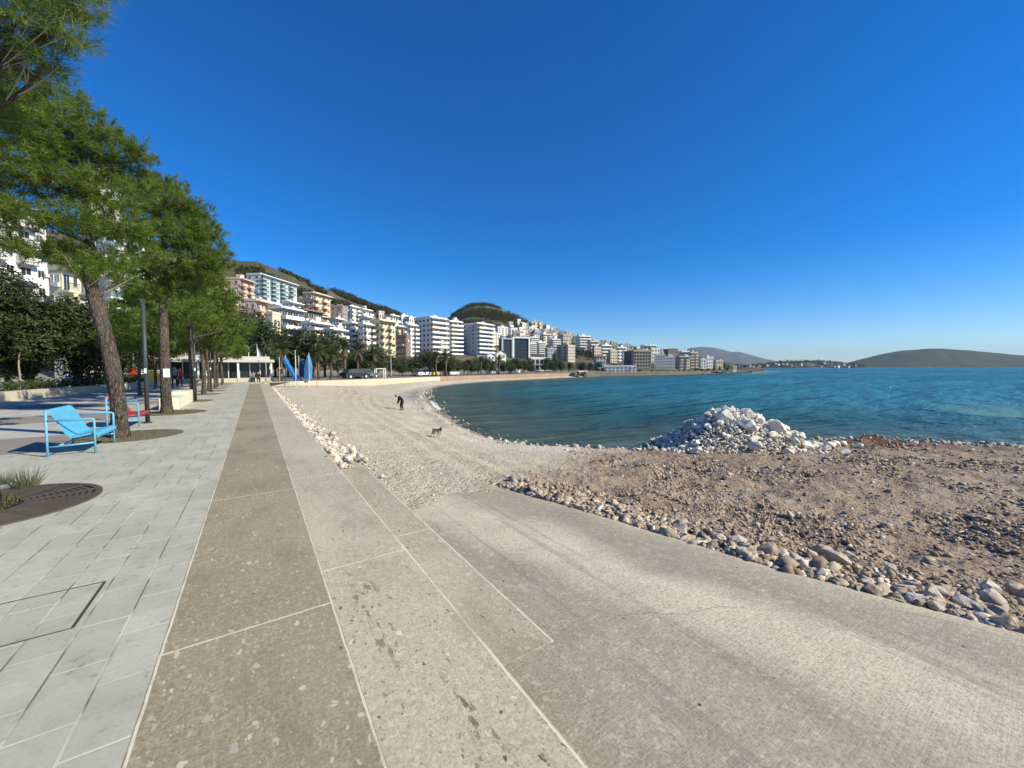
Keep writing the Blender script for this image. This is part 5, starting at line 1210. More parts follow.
for (x0, x1, yt, yb, zc, col, fl, by, st, rl, lab) in [
    (527, 538, 337, 351, 255, 'white', 4, 3, 'balcony', 'full', 'white flats rising just behind the white stepped flats'), (540, 551, 334, 350, 300, 'warm', 4, 3, 'balcony', 'solid', 'off-white flats high above the black-fronted restaurant'),
    (549, 560, 339, 354, 280, 'white', 4, 3, 'balcony', 'full', 'white flats between the restaurant roof and the beige block'), (560, 571, 334, 347, 340, 'beige', 3, 3, 'plain', 'solid', 'beige flats above the beige block, near the skyline'),
    (587, 598, 341, 356, 290, 'warm', 4, 3, 'balcony', 'full', 'off-white flats right behind the cream stepped flats'), (598, 611, 345, 360, 262, 'white', 4, 4, 'balcony', 'full', 'white flats above the blue-grey gabled house'),
    (608, 617, 350, 366, 230, 'cream', 4, 3, 'plain', 'solid', 'cream flats above the left end of the long white restaurant'), (614, 626, 347, 362, 260, 'white', 4, 3, 'balcony', 'solid', 'white flats above the middle of the long white restaurant'),
    (619, 631, 344, 355, 320, 'grey', 3, 3, 'plain', 'solid', 'grey flats up the slope behind the dark brown block'), (640, 656, 345, 356, 310, 'white', 3, 4, 'balcony', 'full', 'white flats over the roof of the concrete-framed hotel'),
    (648, 660, 348, 366, 270, 'warm', 4, 3, 'plain', 'solid', 'off-white block squeezed between framed hotel and white seafront pair'), (664, 678, 349, 359, 290, 'brown', 3, 4, 'plain', 'solid', 'dark brown block over the roofs of the white seafront pair'),
    (678, 691, 351, 361, 300, 'white', 3, 3, 'balcony', 'full', 'white flats behind the grey-brown seafront block'), (704, 713, 357, 368, 285, 'white', 3, 3, 'plain', 'solid', 'white block right of the cream house at the town end'), (713, 723, 360, 368, 300, 'cream', 2, 3, 'plain', 'solid', 'low cream block near the last houses of the town'),
    (314, 331, 316, 326, 150, 'beige', 2, 4, 'balcony', 'full', 'low beige row under the salmon block'), (360, 373, 316, 332, 150, 'white', 4, 3, 'balcony', 'full', 'white flats stacked behind the wing of the yellow tower'), (386, 399, 315, 328, 205, 'white', 3, 3, 'balcony', 'solid', 'white flats rising behind the right side of the yellow tower'), (405, 417, 317, 330, 235, 'warm', 3, 3, 'plain', 'solid', 'off-white flats left of the left white hotel roof'),
    (331, 345, 318, 332, 145, 'warm', 3, 3, 'balcony', 'full', 'off-white flats tucked under the mauve block'), (490, 500, 333, 356, 215, 'warm', 5, 3, 'plain', 'solid', 'off-white block between right hotel and glass office'), (284, 303, 302, 318, 140, 'white', 3, 5, 'balcony', 'full', 'white flats under the right end of the turquoise block')]:
    B(lab, x0, x1, yt, yb, col, fl, by, st, ang=32 if x0 > 480 else 48, ratio=.6, zc=zc, rail=rl, sides=2)
# small hillside houses fill
hr = random.Random(99); TAKEN = []
COLS = ['white', 'white', 'white', 'warm', 'cream', 'warm', 'beige', 'pink', 'bluegrey', 'grey', 'concrete', 'yellow']
def small_house(px, d, wpx, hpx, col, tile, label, cat='house', parts=True):
    X, Y, u, f = ray(px, 367); x, y = X*d/f, Y*d/f; z = float(terrain_pz(px, d)) if d < 1000 else label[1]
    v = Vector((x, y, 0)).normalized(); p = Vector((v.y, -v.x, 0)); beta = math.atan2(x*CY-y*SY, d)
    ang = math.radians(hr.uniform(5, 55)); W = wpx*d/F*math.cos(beta); H = hpx*d/F; r = hr.uniform(.6, 1.1); w = W/(math.cos(ang)+r*math.sin(ang)); dp = w*r
    n = p*math.sin(ang)-v*math.cos(ang); rz = math.atan2(n.y, n.x)+math.pi/2
    t = empty('hillside_house', (x, y, z), rz, label if isinstance(label, str) else label[0], cat, 'small houses climbing the hillside' if d < 1000 else 'houses on the low point across the bay')
    hw, hd = w/2, dp/2; mb = MB(); mb.box(-hw, hw, -hd, hd, -5, H); fl = max(1, round(H/3.1)); fh = H/fl; nb = max(2, round(w/3.6))
    mb.build('wall', WM[col], t)
    if wpx >= 6.2 and d < 1000:
        for k in range(fl):
            for b in range(nb): place('window', wmesh('plain'), t, (-hw+w*(b+.5)/nb, -hd, k*fh+.26*fh), (w/nb*.5, 1, fh*.5))
            for b in range(2): place('window', wmesh('plain'), t, (-hw, -hd+dp*(b+.5)/2, k*fh+.28*fh), (dp*.2, 1, fh*.46), -math.pi/2)
            if k and hr.random() < .6: place('balcony', bmesh_balc('solid', WM['white']), t, (0, -hd, k*fh), (w*.85, 1.2, fh))
    else:
        place('window', wmesh('plain'), t, (-w*.22, -hd, .3*fh), (w*.24, 1, fh*.5)); place('window', wmesh('plain'), t, (w*.22, -hd, H-.75*fh), (w*.24, 1, fh*.5)); place('window', wmesh('plain'), t, (-hw, 0, H-.75*fh), (dp*.24, 1, fh*.5), -math.pi/2)
    mb = MB()
    if tile:
        e = .4; mb.poly([(-hw-e, -hd-e, H), (hw+e, -hd-e, H), (0, 0, H+w*.24)]); mb.poly([(hw+e, -hd-e, H), (hw+e, hd+e, H), (0, 0, H+w*.24)]); mb.poly([(hw+e, hd+e, H), (-hw-e, hd+e, H), (0, 0, H+w*.24)]); mb.poly([(-hw-e, hd+e, H), (-hw-e, -hd-e, H), (0, 0, H+w*.24)])
        mb.build('roof', TILE, t)
    else:
        mb.box(-hw-.15, hw+.15, -hd-.15, hd+.15, H+.003, H+.6); mb.build('roof', WM[col], t)
    return t
def colname(c): return {'warm': 'off-white', 'bluegrey': 'blue-grey', 'concrete': 'raw concrete'}.get(c, c)
LM = [(345, 'the white terraced flats'), (385, 'the yellow tower'), (430, 'the left white hotel'), (477, 'the right white hotel'), (513, 'the dark glass office block'), (536, 'the white stepped flats'), (566, 'the beige block'), (582, 'the white tower flats'), (620, 'the long white restaurant'), (641, 'the concrete-framed hotel'), (664, 'the white seafront pair'), (682, 'the grey-brown seafront block'), (700, 'the cream house at the town end'), (730, 'the last houses of the town')]
cnt = {}
spec = []
for i in range(9000):
    px = hr.uniform(500, 742); fr_ = hr.random(); d1 = float(np.interp(px, KX, K1)); dr = float(ridge(px)[0])
    if (px < 530 and fr_ > .62) or (px < 518 and fr_ > .3): continue
    d = d1+4+(dr-d1)*fr_*.93; z = float(terrain_pz(px, d)); X, Y = on_ground(px, d); yb = pix(X, Y, z)[1]
    s = max(.55, 300/d); wpx = hr.uniform(5, 10.5)*s*(1 if px < 690 else .75); hpx = hr.uniform(5, 12)*s*(1 if px < 690 else .6)
    if any(q[0]-wpx*.5 < px < q[1]+wpx*.5 and (d < q[4]+12 or yb-hpx > q[2]+1) for q in NAMED): continue
    if any(abs(px-a) < (wpx+c)*.36 and abs(yb-b) < 2.2 for a, b, c in TAKEN): continue
    TAKEN.append((px, yb, wpx)); spec.append((px, d, wpx, hpx, yb))
    if len(spec) >= 165: break
spec.sort()
for px, d, wpx, hpx, yb in spec:
    col = hr.choice(COLS); tile = hr.random() < .2; lm = min(LM, key=lambda q: abs(q[0]-px))[1]
    size = 'tall' if hpx > wpx*1.15 else 'wide' if wpx > hpx*1.4 else 'small'; key = (size, col, tile, lm); cnt[key] = cnt.get(key, 0)+1
    lab = '%s %s hillside house%s above %s' % (size, colname(col), ' with tiled roof' if tile else '', lm)
    if cnt[key] > 1: lab = ORD[cnt[key]-1]+' '+lab
    small_house(px, d, wpx, hpx, col, tile, lab)
for i in range(26):
    px = 746+112*(i+.5)/26+hr.uniform(-1.5, 1.5); d = hr.uniform(1306, 1370)
    top = np.interp(px, [742, 785, 822, 850, 866], [366.5, 361.6, 361.2, 364.2, 366.4]); zt = at_d(px, top, 1520)[2]; z = SEA-1+(zt-SEA+1)*math.sin(min(1, (d-1300)/220)*math.pi/2)**.9
    col = hr.choice(['white', 'warm', 'white', 'cream']); small_house(px, d, hr.uniform(2.0, 4.2), hr.uniform(1.3, 2.6), col, hr.random() < .3, ((ORD[i] if i < 20 else 'twenty-'+ORD[i-20])+' pale house from the left on the low point across the bay', z))
for i, px in enumerate([930, 944, 962, 981]):
    pass
# scattered houses between the named blocks on the near slopes
for (px, d, w_, h_, col, tile, lab) in [(414, 255, 7, 7, 'beige', False, 'small beige house on the slope left of the left white hotel roof'), (368, 150, 9, 12, 'beige', False, 'beige block half hidden behind the yellow tower'), (386, 175, 10, 12, 'white', False, 'white block set back right behind the yellow tower'), (404, 178, 9, 10, 'cream', False, 'cream block behind the white slim block'),
     (321, 205, 6, 5, 'warm', False, 'off-white house above the salmon block'), (341, 215, 7, 5, 'cream', False, 'cream house above the mauve block'), (489, 240, 9, 9, 'concrete', False, 'raw concrete house behind the right white hotel'), (520, 285, 10, 7, 'white', False, 'white house with parapet above the glass office block'), (523, 340, 5, 9, 'warm', False, 'narrow off-white tower house high above the glass office block')]:
    small_house(px, d, w_, h_, col, tile, lab)
# ---- pavilion at the end of the promenade
t = empty('pavilion', (-1.8, 50, 0), 0, 'low white pavilion with flat roof and dark glass front closing the promenade', 'pavilion')
mb = MB(); mb.box(-6.5, 3.6, 0, 8, 2.1, 2.4); mb.box(-6.0, 3.2, .5, 7.5, 2.403, 2.75); mb.build('roof', simple('pavilion_roof', (.5, .49, .46), .8, .15, .8), t)
mb = MB(); mb.box(-6.2, 3.2, 1.2, 7.6, -.2, 2.1); mb.build('glazing', DGLASS, t)
for i in range(11):
    mb = MB(); x = -6.2+i*.94; mb.box(x-.05, x+.05, 1.08, 1.19, 0, 2.1); mb.build('mullion', FRAME, t)
for x in (-6.3, -3, .3, 3.3):
    mb = MB(); mb.box(x-.08, x+.08, .15, .31, 0, 2.1); mb.build('post', AWN, t)
mb = MB(); mb.box(-6.4, 3.5, .02, .14, 0, .42); mb.build('low_wall', creamw, t)
# restaurant awnings behind the trees on the left
for (px, d, w_, lab) in ((166, 44, 6.5, 'white restaurant awning with dark openings behind the second pine'), (188, 47, 4.2, 'second white restaurant awning, left of the pavilion')):
    X, Y = on_ground(px, d); t = empty('awning', (X, Y, 0), .45, lab, 'awning'); mb = MB(); mb.prism([(-1.6, 2.5), (0, 2.95), (.1, 2.95), (.1, 2.8), (-1.6, 2.35)], -w_/2, w_/2, axis='x'); mb.build('canopy', AWN, t)
    mb = MB(); mb.box(-w_/2, w_/2, .12, 4, -.1, 3.1); mb.build('wall', WM['brown'], t)
    for k in range(4):
        mb = MB(); x = -w_/2+.15+k*(w_-.3)/3; mb.tube([(x, -1.5, 0), (x, -1.5, 2.4)], .05, 8); mb.build('post', FRAME, t)
# canvas sail and curved lamps
X, Y = on_ground(257, 49); t = empty('shade_sail', (X, Y, 0), -.2, 'tall white pointed canvas sail rising above the pavilion roof', 'shade sail')
mb = MB(); mb.tube([(0, 0, 0), (0, 0, 4.6)], .05, 8); mb.build('mast', DFRAME, t)
mb = MB(); rows_ = []
for i in range(9):
    z = 2.6+1.9*i/8; wv = (1-i/8)**1.4*.75; rows_.append([(.06+wv*u, .18*math.sin(u*3), z) for u in (0, .35, .7, 1)])
for i in range(8):
    for j in range(3): mb.poly([rows_[i][j], rows_[i][j+1], rows_[i+1][j+1], rows_[i+1][j]])
mb.build('canvas', AWN, t)
def street_lamp(px, d, H, label, arm=.7, mt=None):
    X, Y = on_ground(px, d); t = empty('street_lamp', (X, Y, 0), -.3, label, 'street lamp'); mt = mt or simple('lamp_grey', (.55, .56, .55), .5, .1)
    mb = MB(); mb.tube([(0, 0, 0), (0, 0, H)], [.06, .045], 10); mb.build('post', mt, t)
    mb = MB(); mb.tube(bez((0, 0, H-.06), (0, 0, H+.25), (-arm, 0, H+.16), 7), .03, 8); mb.build('arm', mt, t)
    mb = MB(); mb.box(-arm-.32, -arm+.08, -.08, .08, H+.12, H+.19); mb.build('lamp_head', mt, t)
    return t
street_lamp(249, 47, 4.0, 'white street lamp with short arm left of the canvas sail')
street_lamp(133.5, 33, 3.45, 'white crook-necked lamp behind the leaning pine')
street_lamp(391, 70, 3.6, 'white lamp with square head below the yellow tower', .35)
# promenade lamp posts
POST = simple('lamp_post_grey', (.045, .055, .06), .5, .2, 8)
def lamp_post(x, y, H, label, r=.052):
    t = empty('lamp_post', (x, y, 0), 0, label, 'lamp post')
    mb = MB(); mb.tube([(0, 0, .03), (0, 0, H)], [r, r*.9], 12); mb.build('post', POST, t, True)
    mb = MB(); mb.prism([(.10*math.cos(a*math.pi/8), .10*math.sin(a*math.pi/8)) for a in range(16)], .002, .03, 0, 'z'); mb.build('base_plate', POST, t)
    mb = MB(); mb.box(-.05, .05, -.05, .05, H, H+.12); mb.build('lamp_head', POST, t)
    mb = MB(); mb.box(-.025, .03, -r-.012, -r+.008, 1.42, 1.56); mb.build('sticker', simple('pale_sticker', (.6, .68, .66), .5), t)
    return t
lamp_post(-2.59, 14.89, 3.4, 'dark slim lamp post between the leaning pine and the second pine')
lamp_post(-2.33, 23.1, 3.6, 'dark slim lamp post beside the third pine', .04)
lamp_post(-2.35, 31.0, 3.6, 'dark slim lamp post beside the fifth pine', .04)
# stone block and notice
t_ = simple('pale_stone_block', (.66, .61, .47), .8, .12, 2, .3, 12)
mb = MB(); mb.box(-2.98, -2.42, 18.95, 21.2, 0, .44); mb.box(-2.98, -2.42, 21.203, 23.0, 0, .56)
o = mb.build('stone_block', t_); bv = o.modifiers.new('edge', 'BEVEL'); bv.width = .02; bv.segments = 2; prop(o, 'pale cream stepped stone bench block behind the second pine', 'stone bench')
mb = MB()
for i in range(6):
    a0 = -1.75+i*.2; a1 = a0+.2; r = .16
    mb.poly([(r*math.cos(a0), r*math.sin(a0), 0), (r*math.cos(a1), r*math.sin(a1), 0), (r*math.cos(a1), r*math.sin(a1), .29), (r*math.cos(a0), r*math.sin(a0), .29)])
nt = at_d(165.0, 372.5, 13.2); o = mb.build('paper_notice', simple('paper', (.7, .7, .68), .8, .06), None, False, (nt.x, nt.y, nt.z-.16)); sm = o.modifiers.new('thick', 'SOLIDIFY'); sm.thickness = .004; prop(o, 'white paper notice wrapped round the trunk of the second pine', 'notice')
# access hatch in the paving
hp_ = [(-1.50, 3.40), (-.975, 3.40), (-.975, 4.02), (-1.50, 4.02)]
mb = MB()
for (x0, x1, y0, y1) in ((-1.505, -.965, 3.397, 3.404), (-1.505, -.965, 4.016, 4.023), (-.978, -.962, 3.405, 4.015), (-1.503, -1.497, 3.405, 4.015)): mb.box(x0, x1, y0, y1, .001, .0035)
prop(mb.build('access_hatch', simple('hatch_steel', (.06, .055, .05), .6, .4, 20)), 'paved access hatch outlined by a thin dark steel frame in the paving', 'access hatch')
# ---- lounge chairs
BLUE = simple('sky_blue_paint', (.16, .40, .56), .4, .12, 4); BLUES = simple('blue_sling', (.10, .39, .58), .65, .22, 6, .25, 60); REDS = simple('red_sling', (.36, .035, .05), .65, .25, 6, .25, 60)
def chair(loc, sling, label, rz=0):
    t = empty('lounge_chair', loc, rz, label, 'lounge chair', 'steel lounge chairs on the promenade')
    Wd = 1.16; r = .019
    for y in (0, Wd):
        mb = MB(); mb.tube([(-.66, y, 0), (-.66, y, .82)], r, 10); mb.tube([(0, y, 0), (0, y, .60)]+bez((0, y, .60), (0, y, .645), (-.06, y, .645), 5)+[(-.66, y, .64)], r, 10)
        mb.tube([(-.655, y, .17), (-.005, y, .20)], r*.85, 8); mb.build('side_frame', BLUE, t, True)
    mb = MB(); mb.tube([(-.66, 0, .80), (-.66, Wd, .80)], r, 10); mb.build('back_bar', BLUE, t, True)
    mb = MB(); mb.tube([(0, 0, .34), (0, Wd, .34)], r, 10); mb.tube([(-.5, 0, .19), (-.5, Wd, .19)], r*.8, 8); mb.build('cross_bar', BLUE, t, True)
    def slab(name, prof, y0, y1, th):
        mb = MB(); up = [Vector((x, 0, z)) for x, z in prof]; n = len(up); nn = []
        for i in range(n):
            d = (up[min(i+1, n-1)]-up[max(i-1, 0)]).normalized(); nn.append(Vector((-d.z, 0, d.x)))
        poly = [(p.x+q.x*th/2, p.z+q.z*th/2) for p, q in zip(up, nn)]+[(p.x-q.x*th/2, p.z-q.z*th/2) for p, q in zip(up[::-1], nn[::-1])]
        for i in range(n-1):
            a, b, c, d = poly[i], poly[i+1], poly[2*n-2-i], poly[2*n-1-i]
            for (p, q) in ((a, b), (c, d)): mb.poly([(p[0], y0, p[1]), (q[0], y0, q[1]), (q[0], y1, q[1]), (p[0], y1, p[1])])
            mb.poly([(a[0], y0, a[1]), (d[0], y0, d[1]), (c[0], y0, c[1]), (b[0], y0, b[1])]); mb.poly([(a[0], y1, a[1]), (b[0], y1, b[1]), (c[0], y1, c[1]), (d[0], y1, d[1])])
        for (p, q) in ((poly[0], poly[-1]), (poly[n-1], poly[n])): mb.poly([(p[0], y0, p[1]), (p[0], y1, p[1]), (q[0], y1, q[1]), (q[0], y0, q[1])])
        return mb.build(name, sling, t)
    t.scale = (.9, 1, 1)
    slab('backrest', [(-.70, .80), (-.67, .83), (-.60, .76), (-.52, .58), (-.42, .38), (-.37, .325)], .06, Wd-.06, .022)
    slab('seat', [(-.365, .32), (-.28, .32), (-.1, .355), (-.02, .37), (.03, .36), (.045, .325), (.03, .29)], .03, Wd-.03, .022)
    return t
chair((-2.51, 10.22, 0), BLUES, 'sky-blue steel lounge chair with blue sling in front of the leaning pine')
chair((-2.6, 13.95, 0), REDS, 'blue steel lounge chair with red sling behind the leaning pine trunk')
# ---- playground bits, canopies
def leaning_post(px, d, px2, H, label, col, r=.05):
    X, Y = on_ground(px, d); a = at_d(px2, 367, d); mb = MB(); mb.tube([(X, Y, 0), (a.x, a.y, H)], r, 8); o = mb.build('swing_post', simple(*col)); prop(o, label, 'swing post')
leaning_post(91, 28, 98, 2.35, 'teal slanting swing post in front of the dark evergreens', ('teal_paint', (.25, .5, .5), .5))
leaning_post(101, 28, 105.5, 1.6, 'white slanting swing post just left of the leaning pine', ('white_paint', (.68, .68, .66), .5))
X, Y = on_ground(77, 26); t = empty('garden_parasol', (X, Y, 0), 0, 'folded white parasol standing in the shade behind the hedge', 'parasol')
mb = MB(); mb.tube([(0, 0, 0), (0, 0, .5)], .03, 8); mb.build('pole', DFRAME, t); mb = MB(); mb.tube([(0, 0, .35), (0, 0, .6), (0, 0, 1.2), (0, 0, 1.6), (0, 0, 1.75)], [.42, .46, .36, .14, .02], 12, jit=.12); mb.build('canopy', AWN, t)
X, Y = on_ground(66, 27); mb = MB(); mb.tube([(X, Y, 0), (X, Y, .5), (X, Y, 1.2), (X, Y, 1.4)], [.28, .3, .16, .02], 10, jit=.1); prop(mb.build('garden_parasol', AWN), 'second folded white cover left of the white parasol behind the hedge', 'parasol')
X, Y = on_ground(147, 33); t = empty('kiosk', (X, Y, 0), .5, 'yellow panelled kiosk behind the lamp post', 'kiosk'); mb = MB(); mb.box(-1.6, 1.6, 0, .9, 0, 1.25); mb.build('counter', simple('yellow_paint', (.72, .50, .06), .5, .1), t); mb = MB(); mb.box(-1.7, 1.7, -.1, 1.0, 1.253, 1.33); mb.build('counter_top', AWN, t)
X, Y = on_ground(131, 32); t = empty('red_parasol', (X, Y, 0), 0, 'red and white parasol beside the yellow kiosk', 'parasol'); mb = MB(); mb.tube([(0, 0, 0), (0, 0, 1.5)], .03, 8); mb.build('pole', FRAME, t)
mb = MB()
for k in range(8):
    a0, a1 = k*math.pi/4, (k+1)*math.pi/4; mb.poly([(0, 0, 1.75), (1.0*math.cos(a0), 1.0*math.sin(a0), 1.2), (1.0*math.cos(a1), 1.0*math.sin(a1), 1.2)], k % 2); mb.poly([(1.0*math.cos(a0), 1.0*math.sin(a0), 1.2), (1.0*math.cos(a0), 1.0*math.sin(a0), 1.02), (1.0*math.cos(a1), 1.0*math.sin(a1), 1.02), (1.0*math.cos(a1), 1.0*math.sin(a1), 1.2)], k % 2)
mb.build('canopy', [simple('red_canvas', (.5, .06, .04), .7), AWN], t)
# blue play structure on the sand behind the wall
X, Y = on_ground(297, 43); PB = simple('play_blue', (.03, .15, .40), .5, .35, 3); t = empty('play_structure', (X, Y, -.05), -YAW, 'blue painted play structure with slide and pointed tower behind the beach wall', 'play structure')
mb = MB(); mb.prism([(-1.55, 2.55), (-1.25, 2.6), (.05, .35), (.35, .3), (.35, .05), (-.15, .1)], -.35, .35); mb.build('slide', PB, t)
mb = MB(); mb.prism([(.85, .3), (1.5, .3), (1.62, 1.6), (1.5, 2.3), (1.3, 2.95), (1.05, 2.1), (.95, 1.2)], -.25, .25); mb.build('tower_panel', simple('play_blue_light', (.05, .2, .46), .5, .35, 3), t)
mb = MB(); mb.prism([(-.1, 2.5), (.25, 2.6), (.55, 1.2), (.5, .5), (.1, .6)], .3, .5); mb.build('back_panel', simple('play_navy', (.02, .05, .16), .5, .2, 3), t)
for x in (-1.35, -.2, .15):
    mb = MB(); mb.tube([(x, .1, 0), (x, .1, 2.9)], .05, 8); mb.build('post', simple('play_grey', (.4, .42, .42), .5), t)
for i, (px, d, h, lab) in enumerate([(279.5, 41.5, 2.6, 'thin white pole left of the blue play structure'), (266, 41.5, 2.9, 'thin grey pole at the corner of the beach wall'), (295.5, 40.3, 3.3, 'tall thin pole in front of the blue play structure'), (309, 40.6, 3.0, 'thin white pole right of the blue tower panel'), (316.5, 41, 2.0, 'thin reddish pole right of the play structure')]):
    X, Y = on_ground(px, d); mb = MB(); mb.tube([(X, Y, -.8), (X, Y, h)], .028, 8); mb.ball((X, Y, h+.02), .045); prop(mb.build('beach_pole', simple('red_pole', (.4, .12, .1), .6) if i == 4 else FRAME), lab, 'pole')
X, Y = on_ground(380, 66); mb = MB(); 
for s in (-.75, .75): mb.box(s-.06, s+.06, -.6, -.48, 0, 1.5); mb.box(s-.06, s+.06, .48, .6, 0, 1.5)
mb.box(-.81, .81, -.6, -.48, 1.503, 1.62); mb.box(-.81, .81, .48, .6, 1.503, 1.62); mb.box(-.81, -.69, -.477, .477, 1.503, 1.6); mb.box(.69, .81, -.477, .477, 1.503, 1.6)
prop(mb.build('pergola', AWN, None, False, (X, Y, -.25)), 'small white open-framed pergola on the beach promenade', 'pergola')
# parked cars under the trees
TYRE = simple('tyre_rubber', (.02, .02, .02), .9)
def car(px, d, colname_, col, rz, lab, van=False):
    X, Y = on_ground(px, d); z = float(terrain_pz(px, d)); t = empty('parked_car', (X, Y, z), rz, lab, 'van' if van else 'car', 'vehicles parked under the trees behind the beach'); pm = simple('car_paint_'+colname_, col, .25, .05, spec=.5)
    mb = MB(); pr = [(-2.1, .28), (2.1, .28), (2.15, .7), (1.5, .88), (-2.05, .92), (-2.15, .6)] if not van else [(-2.3, .3), (2.3, .3), (2.35, .95), (1.9, 1.15), (1.4, 1.95), (-2.3, 1.98)]
    mb.prism(pr, -.86, .86); mb.build('body', pm, t)
    mb = MB(); pr = [(-1.75, .925), (1.05, .9), (.45, 1.42), (-1.3, 1.45)] if not van else [(.4, 1.18), (1.78, 1.18), (1.4, 1.8), (.4, 1.8)]
    mb.prism(pr, -.78 if not van else -.88, .78 if not van else .88); mb.build('windows', GLASS, t)
    if not van: mb = MB(); mb.prism([(-1.25, 1.455), (.42, 1.425), (.35, 1.5), (-1.2, 1.52)], -.72, .72); mb.build('roof', pm, t)
    for x in (-1.35, 1.35):
        for s in (-.8, .8):
            mb = MB(); mb.tube([(x, s-.1, .32), (x, s+.1, .32)], .32, 14); w_ = mb.build('wheel', TYRE, t); mb = MB(); mb.tube([(x, s-.11, .32), (x, s+.11, .32)], .18, 10); mb.build('rim', FRAME, w_)
for a in [(422, 83, 'white', (.7, .7, .7), .5, 'white parked car below the left white hotel', False), (431, 86, 'yellow', (.65, .5, .08), .5, 'yellow parked car below the left white hotel', False), (355, 60, 'black', (.03, .03, .035), .4, 'black parked car behind the beach wall below the tall palm', False), (451, 91, 'white', (.7, .7, .7), .5, 'white parked car below the middle white hotel', False), (493, 112, 'silver', (.5, .52, .54), .5, 'silver parked car below the white gabled houses', False), (514, 120, 'white', (.7, .7, .7), .4, 'white parked van in front of the dark glass block', True), (366, 64, 'grey', (.12, .13, .14), .3, 'dark grey parked car behind the beach wall left of the pergola', False)]: car(*a)
# jetty block, slip and boats at the far quay
q_ = at_z(570, 378, SEA); t = MB(); p0 = at_d(563, 372, 132); p1 = at_d(577, 377.5, 124)
mb = MB(); dv = (Vector((p1.x, p1.y, 0))-Vector((p0.x, p0.y, 0))).normalized(); nv = Vector((-dv.y, dv.x, 0))*2.2
for i in range(10):
    a = Vector((p0.x, p0.y, 0)).lerp(Vector((p1.x, p1.y, 0)), i/10); b = Vector((p0.x, p0.y, 0)).lerp(Vector((p1.x, p1.y, 0)), (i+1)/10); zt = -.3+(SEA+.1+.3)*(i+1)/10
    c = [a-nv, b-nv, b+nv, a+nv]; mb.poly([(v.x, v.y, zt) for v in c]); mb.poly([(c[1].x, c[1].y, zt), (c[2].x, c[2].y, zt), (c[2].x, c[2].y, zt-.6), (c[1].x, c[1].y, zt-.6)]); mb.poly([(c[1].x, c[1].y, zt), (c[0].x, c[0].y, zt), (c[0].x, c[0].y, zt-2), (c[1].x, c[1].y, zt-2)][::-1])
prop(mb.build('stone_steps', creamw), 'pale stone steps running down to the water beside the brown embankment', 'steps')
X, Y = on_ground(580, 126); t = empty('jetty', (X, Y, SEA), -.4, 'small white-topped jetty at the end of the far beach', 'jetty'); mb = MB(); mb.box(-1.6, 1.6, -2.5, 3, 1.9, 2.15); mb.build('deck', AWN, t)
for x in (-1.2, 1.2): mb = MB(); mb.box(x-.35, x+.35, -1.8, -1.1, -1, 1.9); mb.build('pier', quaym, t)
def boat(px, d, L, rz, lab, cabin=True, name='motor_boat'):
    X, Y = on_ground(px, d); t = empty(name, (X, Y, SEA), rz, lab, 'boat'); hull = simple('boat_white', (.75, .75, .73), .35, .06)
    mb = MB(); secs = []
    for u in [i/8 for i in range(9)]:
        x = -L/2+L*u; w_ = L*.16*(1-max(0, (u-.45)/.55)**2.2); zk = -.05*L+.02*L*u*u; zt = L*(.085+.05*u*u); secs.append([(x, -w_, zt), (x, -w_*.75, 0), (x, 0, zk), (x, w_*.75, 0), (x, w_, zt)])
    for a, b in zip(secs[:-1], secs[1:]):
        for i in range(4): mb.poly([a[i], b[i], b[i+1], a[i+1]])
        mb.poly([a[4], b[4], b[0], a[0]])
    mb.poly(secs[0]); mb.build('hull', hull, t)
    if cabin: mb = MB(); mb.prism([(-.2*L, .1*L), (.18*L, .1*L), (.08*L, .22*L), (-.18*L, .22*L)], -.09*L, .09*L); c_ = mb.build('cabin', hull, t); mb = MB(); mb.prism([(-.15*L, .135*L), (.15*L, .135*L), (.1*L, .19*L), (-.15*L, .19*L)], -.092*L, .092*L); mb.build('windows', GLASS, c_)
for a in [(662, 166, 5, 2.6, 'white motor boat moored below the white seafront pair', True), (671, 169, 4, 2.7, 'small open white boat moored right of the white motor boat', False), (697, 187, 6, 2.5, 'white motor boat moored below the cream balconied block', True), (708, 192, 5, 2.6, 'second white boat moored below the last houses of the town', True), (718, 205, 6, 2.5, 'white boat moored right of the other town boats', True), (733, 228, 7, 2.6, 'rightmost white boat moored off the end of the town', True), (653, 162, 4, 2.6, 'small open white boat below the concrete-framed hotel', False)]: boat(*a)
boat(930.5, 1900, 22, 2.2, 'distant white yacht off the dark island across the bay', True, 'yacht')
X, Y = on_ground(890.5, 62); t = empty('white_buoy', (X, Y, SEA), 0, 'small white buoy floating alone on the open water', 'buoy'); mb = MB(); mb.ball((0, 0, .06), (.14, .14, .12)); mb.build('float', AWN, t, True); mb = MB(); mb.tube([(0, 0, .2), (.03, 0, .34)], .02, 8); mb.ball((.03, 0, .36), .05); mb.build('marker', AWN, t, True)
# breaking wavelet
rng = np.random.default_rng(6); mb = MB()
for k in range(60):
    u = rng.random(); px = 431+9*u+rng.normal(0, .8); py = 402.5+8*u+rng.normal(0, .6); p = at_z(px, py, SEA); r0 = .05+.13*rng.random(); n = 9
    mb.poly([(p.x+r0*(.6+.6*rng.random())*math.cos(6.283*i/n), p.y+2*r0*(.6+.6*rng.random())*math.sin(6.283*i/n), SEA+.055+.004*k/26) for i in range(n)])
prop(mb.build('foam', simple('foam_white', (.8, .82, .83), .9)), 'white wash of a small wavelet breaking on the beach', None, None, 'stuff')
